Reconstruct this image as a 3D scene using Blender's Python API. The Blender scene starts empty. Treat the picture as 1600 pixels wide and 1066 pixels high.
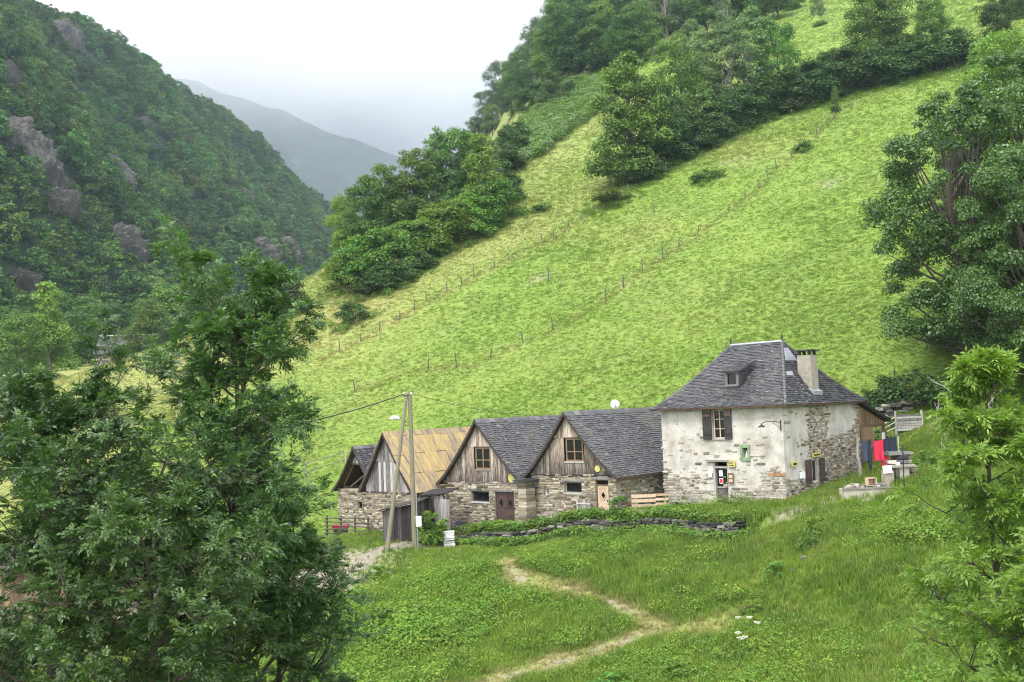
import bpy, math, random
import numpy as np
from mathutils import Matrix, Vector

# ------------------------------------------------------------------ camera, sky, sun, exposure
scene = bpy.context.scene
COL = scene.collection
LENS = 35.0
PITCH, ROLL = math.radians(3.94), math.radians(2.3)
cam_data = bpy.data.cameras.new('camera')
cam_data.lens = LENS; cam_data.sensor_width = 36.0
cam_data.clip_start = 0.1; cam_data.clip_end = 6000
cam = bpy.data.objects.new('camera', cam_data)
cam.matrix_world = Matrix.Rotation(math.pi/2 + PITCH, 4, 'X') @ Matrix.Rotation(-ROLL, 4, 'Z')
COL.objects.link(cam); scene.camera = cam

SUN_EL, SUN_AZ = math.radians(58), math.radians(215)      # azimuth measured clockwise from +Y
world = bpy.data.worlds.new('World'); scene.world = world; world.use_nodes = True
wn, wl = world.node_tree.nodes, world.node_tree.links
wn.clear()
w_out = wn.new('ShaderNodeOutputWorld'); w_bg = wn.new('ShaderNodeBackground')
w_sky = wn.new('ShaderNodeTexSky'); w_sky.sky_type = 'NISHITA'; w_sky.sun_disc = False
w_sky.sun_elevation = SUN_EL; w_sky.sun_rotation = SUN_AZ; w_sky.dust_density = 3.0
w_mix = wn.new('ShaderNodeMix'); w_mix.data_type = 'RGBA'
w_mix.inputs[0].default_value = 0.9                       # an even white overcast over the clear sky
w_mix.inputs[7].default_value = (9.6, 9.8, 10.4, 1)
wl.new(w_sky.outputs[0], w_mix.inputs[6]); wl.new(w_mix.outputs[2], w_bg.inputs[0])
w_bg.inputs[1].default_value = 0.12
wl.new(w_bg.outputs[0], w_out.inputs[0])

sun_d = bpy.data.lights.new('sun', 'SUN'); sun_d.energy = 1.5; sun_d.angle = math.radians(14)
sun_d.color = (1.0, 0.96, 0.9)
sun = bpy.data.objects.new('sun', sun_d); COL.objects.link(sun)
sd = Vector((math.sin(SUN_AZ)*math.cos(SUN_EL), math.cos(SUN_AZ)*math.cos(SUN_EL), math.sin(SUN_EL)))
sun.rotation_euler = sd.to_track_quat('Z', 'Y').to_euler()

scene.view_settings.view_transform = 'Standard'
scene.view_settings.look = 'None'
scene.view_settings.gamma = 1.0
scene.view_settings.exposure = 1.3
scene.view_settings.use_curve_mapping = False
scene.cycles.max_bounces = 8
scene.cycles.diffuse_bounces = 3
scene.cycles.glossy_bounces = 2
scene.cycles.transmission_bounces = 4
scene.cycles.transparent_max_bounces = 8
scene.cycles.volume_bounces = 6
scene.cycles.use_denoising = True
scene.cycles.filter_width = 1.1

# ------------------------------------------------------------------ small helpers
RNG = np.random.default_rng(7)
def vec(a): return np.asarray(a, float)
def smooth(a, b, x):
    t = np.clip((x-a)/(b-a), 0, 1); return t*t*(3-2*t)
def smin(a, b, k):
    h = np.clip(0.5+0.5*(b-a)/k, 0, 1); return b*(1-h)+a*h-k*h*(1-h)
def smax(a, b, k): return -smin(-a, -b, k)
def softplus(d, k): return k*np.logaddexp(0, d/k)
def _hash(i, j, k, s):
    n = (i*374761393 + j*668265263 + k*2147483647 + s*974711) & 0x7fffffff
    n = ((n ^ (n >> 13))*1274126177) & 0x7fffffff
    return ((n ^ (n >> 16)) & 0xffff)/65535.0
def vnoise(x, y, z=0.0, s=0):
    x, y, z = np.broadcast_arrays(vec(x), vec(y), vec(z))
    i, j, k = (np.floor(v).astype(np.int64) for v in (x, y, z))
    fx, fy, fz = x-i, y-j, z-k
    fx, fy, fz = (f*f*(3-2*f) for f in (fx, fy, fz))
    r = 0
    for a in (0, 1):
        for b in (0, 1):
            for c in (0, 1):
                w = (fx if a else 1-fx)*(fy if b else 1-fy)*(fz if c else 1-fz)
                r = r + w*_hash(i+a, j+b, k+c, s)
    return r*2-1
def fbm(x, y, z=0.0, s=0, o=4):
    r, a = 0, 0.5
    for q in range(o):
        r = r + a*vnoise(vec(x)*2**q, vec(y)*2**q, vec(z)*2**q, s+q*17); a *= 0.5
    return r

class MB:
    """collects faces; build() links them as one mesh object"""
    def __init__(self): self.v, self.f, self.r = [], [], []; self.n = 0
    def add(self, verts, faces, rnd=0.5):
        verts = vec(verts).reshape(-1, 3)
        self.v.append(verts); self.f += [tuple(int(i)+self.n for i in q) for q in faces]
        self.r.append(np.full(len(verts), rnd) if np.isscalar(rnd) else vec(rnd)); self.n += len(verts); return self
    def box(self, a, b, rnd=0.5, jit=0.0):
        a, b = vec(a), vec(b)
        v = np.array([[(a, b)[i][0], (a, b)[j][1], (a, b)[k][2]] for k in (0, 1) for j in (0, 1) for i in (0, 1)])
        if jit: v = v + RNG.uniform(-jit, jit, v.shape)
        return self.add(v, [(0, 2, 3, 1), (4, 5, 7, 6), (0, 1, 5, 4), (2, 6, 7, 3), (0, 4, 6, 2), (1, 3, 7, 5)], rnd)
    def prism(self, poly, d):
        """polygon in 3D (counter-clockwise seen from outside) pushed back by vector d"""
        p = vec(poly); n = len(p); q = p+vec(d)
        return self.add(np.vstack([p, q]), [tuple(range(n)), tuple(range(2*n-1, n-1, -1))]+[(i, n+i, n+(i+1) % n, (i+1) % n) for i in range(n)])
    def tube(self, pts, rad, sides=6, cap=True, rnd=0.5):
        pts = vec(pts); n = len(pts); rad = np.full(n, rad) if np.isscalar(rad) else vec(rad)
        V = []
        for i in range(n):
            t = pts[min(i+1, n-1)]-pts[max(i-1, 0)]; t = t/(np.linalg.norm(t)+1e-9)
            a = np.cross(t, (0, 0, 1) if abs(t[2]) < 0.9 else (1, 0, 0)); a /= np.linalg.norm(a); b = np.cross(t, a)
            for k in range(sides):
                w = 2*math.pi*k/sides; V.append(pts[i]+rad[i]*(math.cos(w)*a+math.sin(w)*b))
        Fc = [(i*sides+k, i*sides+(k+1) % sides, (i+1)*sides+(k+1) % sides, (i+1)*sides+k) for i in range(n-1) for k in range(sides)]
        if cap: Fc += [tuple(range(sides-1, -1, -1)), tuple((n-1)*sides+k for k in range(sides))]
        return self.add(V, Fc, rnd)
    def mesh(self, name, mat=None, smooth_sh=False):
        me = bpy.data.meshes.new(name)
        V = np.vstack(self.v) if self.v else np.zeros((0, 3))
        me.from_pydata(V.tolist(), [], self.f)
        at = me.attributes.new('rnd', 'FLOAT', 'POINT'); at.data.foreach_set('value', np.concatenate(self.r).astype(np.float32))
        if mat: me.materials.append(mat)
        if smooth_sh: me.polygons.foreach_set('use_smooth', [True]*len(me.polygons))
        me.update(); return me
    def build(self, name, mat, parent=None, loc=(0, 0, 0), rz=0, smooth_sh=False, kind=None):
        return link(name, self.mesh(name, mat, smooth_sh), parent, loc, rz, kind)
def link(name, data, parent=None, loc=(0, 0, 0), rz=0, kind=None):
    o = bpy.data.objects.new(name, data); COL.objects.link(o)
    o.location = loc; o.rotation_euler = (0, 0, rz)
    if parent: o.parent = parent
    if kind: o['kind'] = kind
    return o
def fast_mesh(name, V, quads, rnd, mat):
    """big quad mesh straight from arrays"""
    me = bpy.data.meshes.new(name); nv, nq = len(V), len(quads)
    me.vertices.add(nv); me.vertices.foreach_set('co', np.ascontiguousarray(V, np.float32).ravel())
    k = quads.shape[1]
    me.loops.add(nq*k); me.polygons.add(nq)
    me.loops.foreach_set('vertex_index', np.ascontiguousarray(quads, np.int32).ravel())
    me.polygons.foreach_set('loop_start', np.arange(0, nq*k, k, dtype=np.int32))
    at = me.attributes.new('rnd', 'FLOAT', 'POINT'); at.data.foreach_set('value', np.ascontiguousarray(rnd, np.float32))
    me.update(calc_edges=True); me.materials.append(mat); return me
def tag(o, label, cat, group=None):
    o['label'] = label; o['category'] = cat
    if group: o['group'] = group
    return o
def thing(name, label, cat, loc=(0, 0, 0), rz=0, group=None):
    return tag(link(name, None, None, loc, rz), label, cat, group)
def struct(o): o['kind'] = 'structure'; return o

# pixel of the photograph (1600 wide) -> direction with y = 1, for finding where a thing stands on the ground
FPX = 1600*LENS/36
def ray(u, v):
    dx, dy = u-800, 533-v
    x = dx*math.cos(ROLL)+dy*math.sin(ROLL); y = -dx*math.sin(ROLL)+dy*math.cos(ROLL)
    Y = FPX*math.cos(PITCH)-y*math.sin(PITCH); Z = FPX*math.sin(PITCH)+y*math.cos(PITCH)
    return np.array([x/Y, 1, Z/Y])

# ------------------------------------------------------------------ materials
def new_mat(name):
    m = bpy.data.materials.new(name); m.use_nodes = True
    nt = m.node_tree; b = nt.nodes['Principled BSDF']
    b.inputs['Specular IOR Level'].default_value = 0.25
    return m, nt, b
def N(nt, t, **kw):
    n = nt.nodes.new(t)
    for k, v in kw.items(): setattr(n, k, v)
    return n
def ramp(nt, fac, stops):
    r = N(nt, 'ShaderNodeValToRGB'); e = r.color_ramp.elements
    while len(e) < len(stops): e.new(0.5)
    for q, (p, c) in zip(e, stops): q.position = p; q.color = (*c, 1)
    nt.links.new(fac, r.inputs[0]); return r.outputs[0]
def mixc(nt, fac, a, b, mode='MIX'):
    m = N(nt, 'ShaderNodeMix', data_type='RGBA', blend_type=mode)
    for s, v in ((0, fac), (6, a), (7, b)):
        if hasattr(v, 'is_output'): nt.links.new(v, m.inputs[s])
        else: m.inputs[s].default_value = v if s == 0 else (*v, 1)
    return m.outputs[2]
def math_n(nt, op, a, b=0.0, clamp=False):
    m = N(nt, 'ShaderNodeMath', operation=op, use_clamp=clamp)
    for s, v in ((0, a), (1, b)):
        if hasattr(v, 'is_output'): nt.links.new(v, m.inputs[s])
        else: m.inputs[s].default_value = v
    return m.outputs[0]
def noise(nt, scale, detail=4, rough=0.55, stretch=None, coord='Object', dist=0.0):
    n = N(nt, 'ShaderNodeTexNoise'); n.inputs['Scale'].default_value = scale
    n.inputs['Detail'].default_value = detail; n.inputs['Roughness'].default_value = rough; n.inputs['Distortion'].default_value = dist
    if coord == 'World': src = N(nt, 'ShaderNodeNewGeometry').outputs['Position']
    else: src = N(nt, 'ShaderNodeTexCoord').outputs['Object']
    if stretch:
        mp = N(nt, 'ShaderNodeMapping'); mp.inputs['Scale'].default_value = stretch[:3]
        if len(stretch) > 3: mp.inputs['Rotation'].default_value = (0, 0, stretch[3])
        nt.links.new(src, mp.inputs[0]); src = mp.outputs[0]
    nt.links.new(src, n.inputs['Vector']); return n.outputs['Fac']
def bump(nt, bsdf, h, strength=0.4, dist=0.02):
    b = N(nt, 'ShaderNodeBump'); b.inputs['Strength'].default_value = strength; b.inputs['Distance'].default_value = dist
    nt.links.new(h, b.inputs['Height']); nt.links.new(b.outputs[0], bsdf.inputs['Normal'])
def attr(nt, name, typ='GEOMETRY'):
    a = N(nt, 'ShaderNodeAttribute', attribute_name=name, attribute_type=typ); return a.outputs['Fac']
def orand(nt): return N(nt, 'ShaderNodeObjectInfo').outputs['Random']

def stone_mat(name, stops, by_object):
    m, nt, b = new_mat(name)
    r = orand(nt) if by_object else attr(nt, 'rnd')
    c = ramp(nt, r, stops)
    n = noise(nt, 9, 5, 0.65, coord='World')
    c = mixc(nt, 0.55, c, ramp(nt, n, [(0.25, (0.35, 0.34, 0.33)), (0.5, (0.8, 0.79, 0.77)), (0.75, (1.25, 1.22, 1.15))]), 'MULTIPLY')
    nt.links.new(c, b.inputs['Base Color']); b.inputs['Roughness'].default_value = 0.9
    bump(nt, b, noise(nt, 30, 5, 0.7, coord='World'), 0.6, 0.02); return m
TAN = [(0, (0.07, 0.06, 0.05)), (0.2, (0.2, 0.165, 0.115)), (0.45, (0.34, 0.285, 0.2)), (0.65, (0.27, 0.25, 0.215)), (0.82, (0.44, 0.38, 0.28)), (1, (0.56, 0.52, 0.44))]
GREY = [(0, (0.05, 0.05, 0.055)), (0.3, (0.17, 0.165, 0.16)), (0.6, (0.27, 0.25, 0.21)), (0.8, (0.38, 0.33, 0.24)), (1, (0.5, 0.46, 0.38))]
DARKW = [(0, (0.025, 0.025, 0.025)), (0.4, (0.075, 0.073, 0.07)), (0.75, (0.15, 0.14, 0.12)), (1, (0.28, 0.26, 0.22))]
PALE = [(0, (0.12, 0.105, 0.085)), (0.2, (0.3, 0.26, 0.2)), (0.5, (0.45, 0.4, 0.32)), (0.75, (0.36, 0.34, 0.31)), (1, (0.6, 0.56, 0.48))]
M = {}
for k, st in (('pale', PALE), ('tan', TAN), ('grey', GREY), ('dark', DARKW)):
    M['stone_'+k] = stone_mat('stone_'+k, st, True); M['stones_'+k] = stone_mat('stones_'+k, st, False)

def plain(name, col, rough=0.8, var=0.25, scale=6, stretch=None, metal=0, bs=0.3):
    m, nt, b = new_mat(name)
    n = noise(nt, scale, 5, 0.6, stretch)
    c = ramp(nt, n, [(0.25, tuple(x*(1-var) for x in col)), (0.5, col), (0.75, tuple(min(1, x*(1+var)) for x in col))])
    nt.links.new(c, b.inputs['Base Color']); b.inputs['Roughness'].default_value = rough; b.inputs['Metallic'].default_value = metal
    bump(nt, b, noise(nt, scale*4, 4, 0.6, stretch), bs, 0.01); return m
def mortar_mat(name, a, b_, c_, pits=False):
    m, nt, b = new_mat(name)
    n = noise(nt, 1.3, 6, 0.62); n2 = noise(nt, 14, 5, 0.7)
    c = ramp(nt, n, [(0.3, a), (0.52, b_), (0.75, c_)])
    c = mixc(nt, 0.5, c, ramp(nt, n2, [(0.28, (0.35, 0.33, 0.3)), (0.45, (0.92, 0.92, 0.92)), (0.8, (1.1, 1.1, 1.1))]), 'MULTIPLY')
    if pits:
        c = mixc(nt, ramp(nt, noise(nt, 5.5, 3, 0.6, (1, 1, 1.7)), [(0.3, (1, 1, 1)), (0.345, (0, 0, 0))]), c, (0.13, 0.11, 0.085))
        c = mixc(nt, ramp(nt, noise(nt, 2.2, 6, 0.7, (1.6, 1.6, 0.5)), [(0.55, (0, 0, 0)), (0.7, (0.6, 0.6, 0.6))]), c, (0.3, 0.27, 0.22))
    nt.links.new(c, b.inputs['Base Color']); b.inputs['Roughness'].default_value = 0.95
    bump(nt, b, n2, 0.7, 0.03); return m
M['mortar'] = mortar_mat('mortar', (0.2, 0.17, 0.12), (0.33, 0.29, 0.21), (0.42, 0.37, 0.28))
M['plaster'] = mortar_mat('plaster', (0.32, 0.285, 0.235), (0.5, 0.47, 0.42), (0.62, 0.6, 0.555), True)
def wood_mat(name, stops, by_object=True, foot=None):
    m, nt, b = new_mat(name)
    n = noise(nt, 5, 6, 0.65, (7, 7, 0.45), coord='World')
    r = orand(nt) if by_object else attr(nt, 'rnd')
    f = math_n(nt, 'ADD', math_n(nt, 'MULTIPLY', n, 0.95), math_n(nt, 'MULTIPLY', math_n(nt, 'SUBTRACT', r, 0.5), 0.4))
    c = ramp(nt, f, stops)
    if foot:      # rain-blackened lower ends of the boards, in the board wall's own height
        z = N(nt, 'ShaderNodeSeparateXYZ'); nt.links.new(N(nt, 'ShaderNodeTexCoord').outputs['Object'], z.inputs[0])
        h = math_n(nt, 'DIVIDE', math_n(nt, 'SUBTRACT', z.outputs[2], foot[0]), foot[1], True)
        h = math_n(nt, 'ADD', h, math_n(nt, 'MULTIPLY', math_n(nt, 'SUBTRACT', n, 0.5), 2.4), True)
        c = mixc(nt, h, mixc(nt, 1.0, c, (0.22, 0.22, 0.25), 'MULTIPLY'), c)
    nt.links.new(c, b.inputs['Base Color']); b.inputs['Roughness'].default_value = 0.85
    bump(nt, b, noise(nt, 18, 4, 0.6, (8, 8, 0.4), coord='World'), 0.5, 0.01); return m
M['wood_grey'] = wood_mat('wood_grey', [(0.2, (0.06, 0.058, 0.06)), (0.42, (0.24, 0.22, 0.21)), (0.6, (0.4, 0.375, 0.35)), (0.8, (0.55, 0.53, 0.51))])
M['wood_gable'] = wood_mat('wood_gable', [(0.2, (0.1, 0.085, 0.075)), (0.4, (0.36, 0.28, 0.21)), (0.58, (0.52, 0.44, 0.36)), (0.8, (0.62, 0.57, 0.51))], True, (2.75, 2.1))
M['wood_brown'] = wood_mat('wood_brown', [(0.15, (0.06, 0.04, 0.028)), (0.45, (0.18, 0.115, 0.07)), (0.75, (0.32, 0.215, 0.14))])
M['wood_pale'] = wood_mat('wood_pale', [(0.15, (0.3, 0.2, 0.13)), (0.45, (0.5, 0.37, 0.26)), (0.75, (0.62, 0.48, 0.36))])
M['wood_dark'] = wood_mat('wood_dark', [(0.15, (0.012, 0.011, 0.012)), (0.45, (0.05, 0.043, 0.042)), (0.75, (0.16, 0.14, 0.13))])
M['wood_door'] = wood_mat('wood_door', [(0.15, (0.03, 0.018, 0.015)), (0.5, (0.075, 0.048, 0.04)), (0.8, (0.13, 0.095, 0.08))])
M['post_old'] = plain('old_post', (0.11, 0.095, 0.075), 0.9, 0.4, 6)
M['rake'] = plain('rake_board', (0.05, 0.043, 0.036), 0.8, 0.4, 5)
M['deck'] = plain('roof_underside', (0.09, 0.055, 0.035), 0.9, 0.4, 4)
M['pole'] = plain('pole_wood', (0.2, 0.18, 0.125), 0.85, 0.3, 4, (5, 5, 0.3))
M['iron'] = plain('dark_iron', (0.03, 0.03, 0.03), 0.6, 0.3, 20)
M['zinc'] = plain('zinc', (0.3, 0.31, 0.34), 0.5, 0.2, 6, metal=0.3)
M['white'] = plain('white_paint', (0.78, 0.78, 0.77), 0.5, 0.08, 5)
M['concrete'] = plain('concrete', (0.4, 0.37, 0.31), 0.95, 0.25, 7)
M['chimney'] = plain('chimney_render', (0.3, 0.27, 0.22), 0.95, 0.3, 5)
M['yellow'] = plain('yellow_plate', (0.5, 0.45, 0.14), 0.6, 0.15, 8)
M['green_paint'] = plain('green_paint', (0.2, 0.29, 0.16), 0.7, 0.35, 9)
M['red_cloth'] = plain('red_cloth', (0.62, 0.035, 0.07), 0.9, 0.12, 8)
M['navy_cloth'] = plain('navy_cloth', (0.03, 0.033, 0.055), 0.9, 0.2, 8)
M['blue_cloth'] = plain('blue_cloth', (0.055, 0.065, 0.105), 0.9, 0.3, 8)
M['curtain_red'] = plain('curtain_red', (0.35, 0.03, 0.07), 0.9, 0.3, 8)
M['curtain'] = plain('curtain_white', (0.5, 0.5, 0.62), 0.9, 0.3, 12, (9, 9, 0.3))
M['orange_pot'] = plain('orange_paint', (0.5, 0.2, 0.09), 0.7, 0.2, 8)
M['brick'] = plain('brick', (0.36, 0.19, 0.11), 0.9, 0.3, 9)
M['paper'] = plain('paper', (0.8, 0.8, 0.8), 0.7, 0.03, 5)
M['red_print'] = plain('red_print', (0.62, 0.03, 0.06), 0.6, 0.1, 5)
M['black_print'] = plain('black_print', (0.02, 0.02, 0.02), 0.6, 0.1, 5)
M['bark'] = plain('bark', (0.075, 0.065, 0.05), 0.95, 0.5, 9, (2, 2, 0.5))
M['bark_pale'] = plain('bark_pale', (0.24, 0.23, 0.2), 0.95, 0.4, 5, (2, 2, 0.5))
M['dead_twig'] = plain('dead_twig', (0.36, 0.33, 0.32), 0.9, 0.3, 5)
def glass_mat():
    m, nt, b = new_mat('window_glass'); b.inputs['Base Color'].default_value = (0.012, 0.013, 0.014, 1)
    b.inputs['Roughness'].default_value = 0.1; b.inputs['Specular IOR Level'].default_value = 0.35
    b.inputs['Alpha'].default_value = 0.8; return m
M['glass'] = glass_mat()
def slate_mat(name, stops, moss):
    m, nt, b = new_mat(name)
    c = ramp(nt, attr(nt, 'rnd'), stops)
    big = noise(nt, 0.7, 6, 0.7, coord='World')
    c = mixc(nt, ramp(nt, big, [(0.52, (0, 0, 0)), (0.7, (0.6, 0.6, 0.6))]), c, moss)
    c = mixc(nt, 0.6, c, ramp(nt, noise(nt, 7, 5, 0.7, coord='World'), [(0.25, (0.55, 0.55, 0.55)), (0.6, (1.1, 1.1, 1.1)), (0.8, (1.6, 1.56, 1.45))]), 'MULTIPLY')
    nt.links.new(c, b.inputs['Base Color']); b.inputs['Roughness'].default_value = 0.55; b.inputs['Specular IOR Level'].default_value = 0.4
    bump(nt, b, noise(nt, 25, 4, 0.6, coord='World'), 0.4, 0.01); return m
M['slate'] = slate_mat('slate', [(0, (0.03, 0.03, 0.032)), (0.5, (0.066, 0.065, 0.068)), (0.9, (0.1, 0.098, 0.1)), (1, (0.17, 0.165, 0.155))], (0.15, 0.135, 0.105))
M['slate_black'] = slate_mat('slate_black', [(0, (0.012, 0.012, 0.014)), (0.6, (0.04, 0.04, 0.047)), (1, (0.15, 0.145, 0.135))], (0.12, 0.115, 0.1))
def lichen_mat():
    m, nt, b = new_mat('lichen_sheet')
    n = noise(nt, 2.4, 7, 0.72, (0.45, 2.2, 0.45)); r = orand(nt)
    f = math_n(nt, 'ADD', n, math_n(nt, 'MULTIPLY', math_n(nt, 'SUBTRACT', r, 0.5), 0.12))
    c = ramp(nt, f, [(0.3, (0.13, 0.105, 0.1)), (0.43, (0.25, 0.195, 0.13)), (0.56, (0.37, 0.27, 0.11)), (0.78, (0.47, 0.37, 0.18))])
    nt.links.new(c, b.inputs['Base Color']); b.inputs['Roughness'].default_value = 0.9
    bump(nt, b, noise(nt, 25, 4, 0.6), 0.4, 0.01); return m
M['lichen'] = lichen_mat()

def leaf_mat(name, a, b_, transl=0.3, rough=0.5, spec=0.3, hue=0.12, val=0.45):
    m, nt, b = new_mat(name)
    c = mixc(nt, attr(nt, 'rnd'), a, b_)
    h = N(nt, 'ShaderNodeHueSaturation')
    nt.links.new(c, h.inputs['Color'])
    r = orand(nt)
    nt.links.new(math_n(nt, 'ADD', 0.5-hue*0.18, math_n(nt, 'MULTIPLY', r, hue*0.36)), h.inputs['Hue'])
    r2 = math_n(nt, 'FRACT', math_n(nt, 'MULTIPLY', r, 7.31))
    nt.links.new(math_n(nt, 'ADD', 1.02-val/2, math_n(nt, 'MULTIPLY', r2, val)), h.inputs['Value'])
    col = h.outputs[0]
    nt.links.new(col, b.inputs['Base Color']); b.inputs['Roughness'].default_value = rough; b.inputs['Specular IOR Level'].default_value = spec
    t = N(nt, 'ShaderNodeBsdfTranslucent'); mx = N(nt, 'ShaderNodeMixShader')
    tc = mixc(nt, 1.0, col, (1.15, 1.3, 0.5), 'MULTIPLY')
    nt.links.new(tc, t.inputs[0]); mx.inputs[0].default_value = transl
    nt.links.new(b.outputs[0], mx.inputs[1]); nt.links.new(t.outputs[0], mx.inputs[2])
    nt.links.new(mx.outputs[0], nt.nodes['Material Output'].inputs[0]); return m
M['leaf_ash'] = leaf_mat('leaf_ash', (0.035, 0.076, 0.024), (0.108, 0.195, 0.048), 0.28, 0.42, 0.5, 0.05)
M['leaf_ash_pale'] = leaf_mat('leaf_ash_light', (0.045, 0.095, 0.026), (0.12, 0.21, 0.048), 0.3, 0.42, 0.5, 0.05)  # slightly paler leaf green of the big ashes at the right
M['leaf_lime'] = leaf_mat('leaf_lime', (0.105, 0.18, 0.03), (0.225, 0.315, 0.06), 0.38, 0.5, 0.35, 0.05)
M['leaf_dark'] = leaf_mat('leaf_dark', (0.033, 0.07, 0.02), (0.085, 0.155, 0.036), 0.22, 0.6)
M['leaf_mid'] = leaf_mat('leaf_mid', (0.06, 0.12, 0.028), (0.145, 0.245, 0.05), 0.26, 0.6)
M['leaf_pale'] = leaf_mat('leaf_pale', (0.1, 0.18, 0.035), (0.21, 0.33, 0.06), 0.3, 0.6)
M['leaf_hedge'] = leaf_mat('leaf_hedge', (0.065, 0.14, 0.022), (0.16, 0.27, 0.04), 0.3, 0.55)
M['leaf_birch'] = leaf_mat('leaf_birch', (0.095, 0.16, 0.06), (0.17, 0.25, 0.095), 0.25, 0.6)
M['leaf_wood'] = leaf_mat('leaf_wood', (0.042, 0.09, 0.034), (0.14, 0.235, 0.06), 0.25, 0.7, 0.1, 0.2, 1.0)

def grass_mat(name, lush, lush2, dry, is_ground):
    m, nt, b = new_mat(name)
    d = attr(nt, 'dry', 'GEOMETRY' if is_ground else 'INSTANCER')
    n1 = noise(nt, 0.16 if 'near' not in name else 0.55, 5, 0.65, (1, 1, 1), coord='World')
    n2 = noise(nt, 1.4, 4, 0.6, (0.45, 1.5, 1, -0.46), coord='World')
    c = ramp(nt, n1, [(0.3, lush), (0.7, lush2)])
    f = math_n(nt, 'ADD', math_n(nt, 'MULTIPLY', d, 0.8), math_n(nt, 'MULTIPLY', math_n(nt, 'SUBTRACT', n2, 0.45), 0.6), True)
    c = mixc(nt, f, c, dry)
    if is_ground:
        n3 = noise(nt, 6, 4, 0.65, coord='World')
        c = mixc(nt, 0.45, c, ramp(nt, n3, [(0.3, (0.5, 0.5, 0.45)), (0.55, (1, 1, 1)), (0.75, (1.25, 1.25, 1.2))]), 'MULTIPLY')
        soil = ramp(nt, noise(nt, 5, 6, 0.7, coord='World'), [(0.3, (0.17, 0.14, 0.1)), (0.6, (0.33, 0.29, 0.23)), (0.75, (0.42, 0.39, 0.33))])
        c = mixc(nt, attr(nt, 'dirt'), c, soil)
        bump(nt, b, noise(nt, 3.5, 6, 0.7, coord='World'), 0.9, 0.25)
    else:
        c = mixc(nt, 0.6 if 'near' in name else 0.4, c, ramp(nt, attr(nt, 'rnd'), [(0, (0.6, 0.62, 0.6)), (0.6, (1.05, 1.05, 1)), (1, (1.45, 1.35, 1.2))]), 'MULTIPLY')
    nt.links.new(c, b.inputs['Base Color']); b.inputs['Roughness'].default_value = 0.75; b.inputs['Specular IOR Level'].default_value = 0.15
    if not is_ground:
        t = N(nt, 'ShaderNodeBsdfTranslucent'); mx = N(nt, 'ShaderNodeMixShader')
        nt.links.new(c, t.inputs[0]); mx.inputs[0].default_value = 0.35
        nt.links.new(b.outputs[0], mx.inputs[1]); nt.links.new(t.outputs[0], mx.inputs[2])
        nt.links.new(mx.outputs[0], nt.nodes['Material Output'].inputs[0])
    return m
LUSH, LUSH2, DRY = (0.115, 0.215, 0.026), (0.18, 0.285, 0.038), (0.37, 0.32, 0.135)
M['ground'] = grass_mat('meadow', LUSH, LUSH2, DRY, True)
M['grass_far'] = grass_mat('grass_far', LUSH, LUSH2, DRY, False)
M['grass_near'] = grass_mat('grass_near', (0.08, 0.17, 0.02), (0.21, 0.32, 0.04), (0.36, 0.3, 0.16), False)
M['weed'] = leaf_mat('weed_leaf', (0.07, 0.145, 0.022), (0.2, 0.31, 0.05), 0.3, 0.65, 0.15, 0.15, 0.6)

# ------------------------------------------------------------------ terrain
ANG = math.radians(42)                         # the row of houses is turned 42 degrees to the view
EX = np.array([math.cos(ANG), -math.sin(ANG), 0]); EY = np.array([math.sin(ANG), math.cos(ANG), 0])
CREST = np.array([(-600, 96), (-70, 104), (-40, 112), (-28.9, 119.4), (-13.7, 142), (1.4, 164), (16, 248), (22, 340), (60, 700)], float)
def hill(x, y):
    pl = 0.5*(y-72)+0.25*x
    pl = pl + 1.1*fbm(x*0.035, y*0.035, 0, 3, 3) + 0.28*fbm(x*0.16, y*0.16, 0, 5, 3)*smooth(70, 90, y)
    pl = smax(pl, -9.5+0*pl, 3.0)
    xc = np.interp(y, CREST[:, 1], CREST[:, 0])
    d = xc-x
    side = pl-1.5*softplus(d, 3.0)
    terr = 5.0+0.095*(y-110)+0.02*(x+55)
    z = smin(pl, smax(side, terr, 4.0), 1.5)
    return smin(z, 175+0*z, 15)
PTS = [(7.56,51.75,-5.33),(12.6,47.2,-4.85),(18.4,53.7,-4.0),(13.3,58.2,-3.6),(10.1,49.5,-5.12),(15.5,50.4,-4.45),
 (0.83,53.7,-6.0),(2.9,51.8,-5.64),(4.9,50,-5.37),(7,60.5,-4.2),(-4.2,57.7,-6.72),(-1.8,55.6,-6.35),(.4,53.6,-5.97),(2,64.5,-4.4),
 (-8.95,59.4,-6.85),(-6,56.8,-6.8),(-3,66,-4.6),(-12.05,67.2,-7.6),(-9.3,64.8,-7.3),(10.4,45.3,-5.25),(5.9,48.3,-5.5),(1.3,51.8,-6.1),(-3.2,54.5,-6.7),
 (-5.4,51.5,-6.58),(-6.7,51,-6.69),(3.8,33,-9.1),(-2.6,34,-9.25),(9.7,26,-7.6),(9.2,37,-7.7),(2.2,41,-7.9),(-4.6,43,-8.2),(13.1,38,-5.7),
 (16.3,43,-4.9),(15.8,45.5,-4.5),(21.5,52,-2.9),(22,58,-2.3),(-8.2,50,-7.4),(-18.8,52,-7.3),(-30,45,-9),(-20,30,-10),(-10,20,-9.6),(-6,12,-6.5),
 (0,20,-8.3),(0,10,-5),(0,0,-1.7),(10,0,-1.5),(-12,0,-2),(12,14,-4.8),(20,25,-4.5),(22,38,-4),(30,45,-1.5),(-40,20,-10),(30,10,-2),(-30,5,-5),(0,-15,-1.5),(-30,-15,-2),(30,-15,-1)]
PTS = np.array(PTS, float)
hx, hy = np.meshgrid(np.linspace(-48, 48, 7), [70., 78., 88.]); hx, hy = hx.ravel(), hy.ravel()
PTS = np.vstack([PTS, np.c_[hx, hy, hill(hx, hy)]])
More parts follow.
